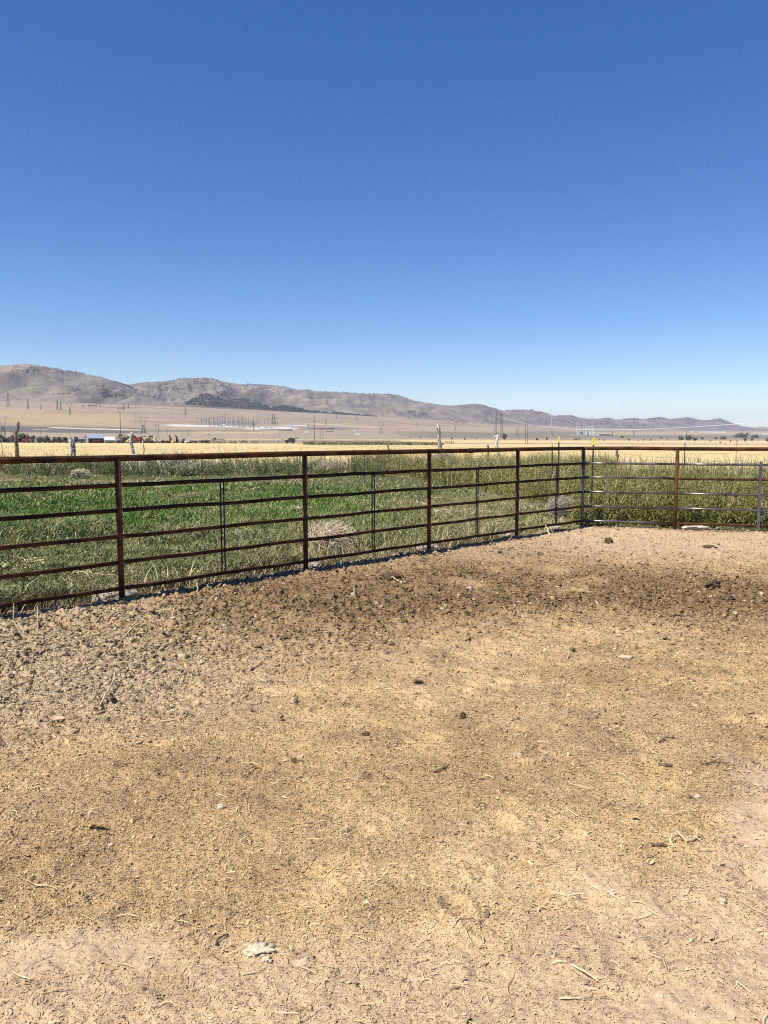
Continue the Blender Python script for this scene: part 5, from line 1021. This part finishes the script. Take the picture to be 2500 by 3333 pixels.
def build_industry():
    # substation gantries: goal-post steel frames in rows
    rg = np.random.default_rng(9); nth = 0
    for row, (vb, u0, u1, n) in enumerate(((1378, 650, 850, 7), (1384, 640, 830, 7), (1389, 680, 850, 6), (1381, 860, 905, 2))):
        for k in range(n):
            u = u0+(u1-u0)*(k+.5)/n+rg.uniform(-4, 4); f = hit(u, vb); Y = f[1]; h = rg.uniform(9, 24)*Y/F; w = rg.uniform(14, 30)*Y/F
            r = empty('substation_gantry', f, ['back row', 'middle row', 'front row', 'right end'][row]+' pale steel gantry of the substation, '+['first', 'second', 'third', 'fourth', 'fifth', 'sixth', 'seventh'][k]+' from the left', 'gantry', 'substation gantries')
            b = MB()
            for x_ in (-w/2, 0, w/2): lattice(b, (x_, 0, 0), (x_, 0, h), w*.06, w*.04, 6, .2); b.poly([(x_, 0, h), (x_, 0, h*rng.uniform(1.02, 1.3))], .2, 4)
            b.build('columns', M['gantry'], r); b = MB(); lattice(b, (-w/2, 0, h*.8), (w/2, 0, h*.8001), w*.05, w*.05, 8, .3); b.box((0, 0, h*.95), (w, .9, .9)); b.build('beam', M['gantry'], r)
            b = MB()
            for x_ in np.linspace(-w*.4, w*.4, 5): b.poly([(x_, 0, 0), (x_, 0, h*.3), (x_, 0, h*.42)], [.9, .8, .3], 6)
            b.build('insulators', M['gantry'], r)
    bld(722, 733, 1380, 1384, 'small white control hut in front of the left gantries', 'white', 'roofw', 'control_hut', flat=True); bld(845, 945, 1397, 1400.5, 'long dark low building at the front of the substation', 'grey', 'roofw', flat=True)
    bld(898, 1000, 1382.5, 1386, 'long white wall along the right of the substation pad', 'white', 'white', 'long_shed', flat=True); bld(900, 950, 1390, 1393, 'short white building between the dark building and the white wall', 'white', 'roofw', flat=True); bld(944, 950, 1393, 1399, 'white end block of the dark low building', 'white', 'roofw', flat=True)
    bld(1000, 1085, 1393, 1395, 'low dark shed right of the substation', 'grey', 'grey', 'long_shed', flat=True)
    bld(992, 1002, 1404, 1408, 'white truck body right of the substation', 'white', 'roofw', 'van', cat='van'); bld(1148, 1158, 1400, 1404, 'small white hut on the plain right of the thin pole pair', 'white', 'roofw', 'hut'); bld(1155, 1173, 1411, 1415.5, 'white farm sheds below the small white hut', 'white', 'roofw', 'hut')
    bld(1060, 1085, 1404, 1406, 'low dark hut right of the thin pole pair', 'grey', 'grey', 'hut')
    for i, u in enumerate((775, 790, 812, 838, 862, 880)):
        bld(u, u+7, 1386+i*.6, 1391+i*.6, 'grey transformer unit '+['at the left', 'second from the left', 'left of the tee pylon', 'right of the tee pylon', 'second from the right', 'at the right']+'' if False else 'grey transformer '+['leftmost', 'second from left', 'left of the tee pylon', 'right of the tee pylon', 'second from right', 'rightmost'][i]+' along the front of the substation', 'gantry', 'white', 'transformer', flat=True, cat='transformer')
    # second, smaller switchyard in the middle distance
    for i, u in enumerate((1488, 1510, 1545, 1570, 1600)):
        f = hit(u, 1378+i*.6); Y = f[1]; h = 8*Y/F; w = 16*Y/F; r = empty('substation_gantry', f, 'faint grey gantry below the round hill, '+['leftmost', 'second', 'middle', 'fourth', 'rightmost'][i]+' of five', 'gantry'); b = MB()
        for x_ in (-w/2, 0, w/2): b.poly([(x_, 0, 0), (x_, 0, h)], .9, 4)
        b.build('columns', M['tower' if i in (0, 1, 4) else 'gantry'], r); b = MB(); b.box((0, 0, h*.7), (w, 1.5, 1.5)); b.box((0, 0, h*.25), (w*.8, 1.5, h*.3)); b.build('beam', M['tower' if i in (0, 1, 4) else 'gantry'], r)
    # power plant on the right
    Yp = 5200.
    def stackt(u, vt, vb, wpx, label, name='chimney_stack'):
        f = at(u, vb, Yp); t = PT(u, vt, Yp); h = t[2]-f[2]; w = wpx*.75*Yp/F/2; r = empty(name, f, label, 'chimney'); b = MB(); b.poly([(0, 0, 0), (0, 0, h*.93)], w, 12); b.build('flue', M['plantwhite'], r); b = MB(); b.poly([(0, 0, h*.93), (0, 0, h)], w*1.25, 12); b.build('rim', M['plantwhite'], r)
    stackt(1875, 1376, 1393, 3.6, 'left thick white stack of the power plant'); stackt(1881.5, 1376, 1393, 3.6, 'right thick white stack of the power plant'); stackt(1896, 1374, 1393, 1.8, 'left slim white stack of the power plant'); stackt(1902, 1374, 1393, 1.8, 'right slim white stack of the power plant')
    for i in range(6):
        u = 1907+i*4.6; f = at(u, 1393, Yp); t = PT(u, 1384.5-(i > 3)*.3, Yp); h = t[2]-f[2]; w = 2.7*Yp/F/2; b = MB(); b.poly([(0, 0, 0), (0, 0, h*.8), (0, 0, h*.93), (0, 0, h)], [w, w, w*.8, w*.3], 12); o = b.build('storage_tank', M['plantwhite']); o.location = f
        tag(o, ['first', 'second', 'third', 'fourth', 'fifth', 'sixth'][i]+' white tank from the left in the power plant row', 'tank', 'white tanks of the power plant')
    bld(1886, 1894, 1383, 1393, 'grey boiler house between the power plant stacks', 'gantry', 'grey', 'boiler_house', Y=Yp+30, flat=True); bld(1852, 1950, 1391, 1394, 'low white base building under the power plant stacks', 'plantwhite', 'plantwhite', 'plant_building', Y=Yp-40, flat=True)
    bld(1950, 1984, 1389, 1394.5, 'dark long hall right of the power plant tanks', 'grey', 'grey', 'plant_hall', Y=Yp-60, flat=True)
    bld(2282, 2362, 1404, 1408, 'long white greenhouse roof at the right below the hills', 'white', 'roofw', 'greenhouse', flat=True); bld(2250, 2258, 1403, 1406.5, 'small white block left of the long white greenhouse', 'white', 'roofw', 'hut'); bld(2484, 2500, 1411, 1415, 'white buildings at the right edge', 'white', 'roofw', 'hut')
# ================================================================== air, light, camera
SUN_EL = math.radians(55); SX, SY = -.825, -.565
def build_world():
    w = bpy.data.worlds.new('World'); sc.world = w; w.use_nodes = True; nt = w.node_tree; bg = nt.nodes['Background']
    sky = nt.nodes.new('ShaderNodeTexSky'); sky.sky_type = 'NISHITA'; sky.sun_disc = False; sky.sun_elevation = SUN_EL; sky.sun_rotation = math.atan2(SX, SY)
    sky.altitude = 1500; sky.air_density = 1.0; sky.dust_density = .25; sky.ozone_density = 2.2
    hs = nt.nodes.new('ShaderNodeHueSaturation'); hs.inputs['Saturation'].default_value = 1.34; hs.inputs['Hue'].default_value = .510; nt.links.new(sky.outputs['Color'], hs.inputs['Color']); nt.links.new(hs.outputs['Color'], bg.inputs['Color']); bg.inputs['Strength'].default_value = .099
    l = bpy.data.lights.new('sun', 'SUN'); l.energy = 5.0; l.angle = math.radians(.53); l.color = (1, .94, .84); o = bpy.data.objects.new('sun', l); col.objects.link(o)
    from mathutils import Vector
    n = math.hypot(SX, SY); d = Vector((SX/n*math.cos(SUN_EL), SY/n*math.cos(SUN_EL), math.sin(SUN_EL))); o.rotation_euler = d.to_track_quat('Z', 'Y').to_euler()
    c = bpy.data.cameras.new('camera'); co = bpy.data.objects.new('camera', c); col.objects.link(co); sc.camera = co
    c.sensor_fit = 'VERTICAL'; c.sensor_height = 36; c.lens = 36*F/3333; c.clip_start = .05; c.clip_end = 90000
    co.location = (0, 0, H); co.rotation_euler = (math.pi/2-PITCH, 0, 0)
    sc.view_settings.view_transform = 'Standard'; sc.view_settings.look = 'None'; sc.view_settings.exposure = .55; sc.view_settings.gamma = 1
    sc.render.resolution_x = 768; sc.render.resolution_y = 1024
    sc.cycles.use_denoising = False; sc.cycles.max_bounces = 5; sc.cycles.diffuse_bounces = 3; sc.cycles.volume_bounces = 0; sc.cycles.use_adaptive_sampling = False
    sc.cycles.filter_width = 1.1; sc.cycles.sample_clamp_indirect = 4
HAZE = 2.7e-5
def build_haze():
    b = MB(); z0, z1 = -60, 820; b.box((0, 0, (z0+z1)/2), (64000, 64000, z1-z0)); m = bpy.data.materials.new('haze'); m.use_nodes = True; nt = m.node_tree; nt.nodes.remove(nt.nodes['Principled BSDF'])
    v = nt.nodes.new('ShaderNodeVolumePrincipled'); v.inputs['Color'].default_value = (.84, .81, 1, 1); v.inputs['Density'].default_value = HAZE; v.inputs['Anisotropy'].default_value = .0
    nt.links.new(v.outputs[0], nt.nodes['Material Output'].inputs['Volume']); kind(b.build('haze', m), 'stuff')
import time
_t = time.time()
def lap(s):
    global _t; print('%-12s %.1fs' % (s, time.time()-_t)); _t = time.time()
build_world(); build_ground(); lap('ground')
TANH, SCRUB = (.185, .157, .118), (.080, .077, .070)
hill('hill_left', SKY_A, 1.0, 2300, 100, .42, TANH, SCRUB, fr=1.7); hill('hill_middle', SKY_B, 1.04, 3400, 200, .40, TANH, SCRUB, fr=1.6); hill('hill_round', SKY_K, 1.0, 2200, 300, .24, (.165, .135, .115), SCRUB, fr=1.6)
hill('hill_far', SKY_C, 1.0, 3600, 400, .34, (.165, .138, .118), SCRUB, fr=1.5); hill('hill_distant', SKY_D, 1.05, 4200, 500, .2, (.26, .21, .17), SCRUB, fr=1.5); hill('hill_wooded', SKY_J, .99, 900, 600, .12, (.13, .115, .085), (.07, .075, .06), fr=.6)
lap('hills')
build_pen(); lap('pen'); build_litter(); lap('litter'); build_clods(); lap('clods'); build_pen_things(); lap('things')
build_fence(); build_wire_fence(); lap('fences')
build_pasture(); lap('pasture'); build_weeds(); lap('weeds'); build_tumbleweeds(); lap('tumble')
build_trees(); lap('trees'); build_farm(); lap('farm'); build_lines(); build_industry(); lap('lines')
build_haze()
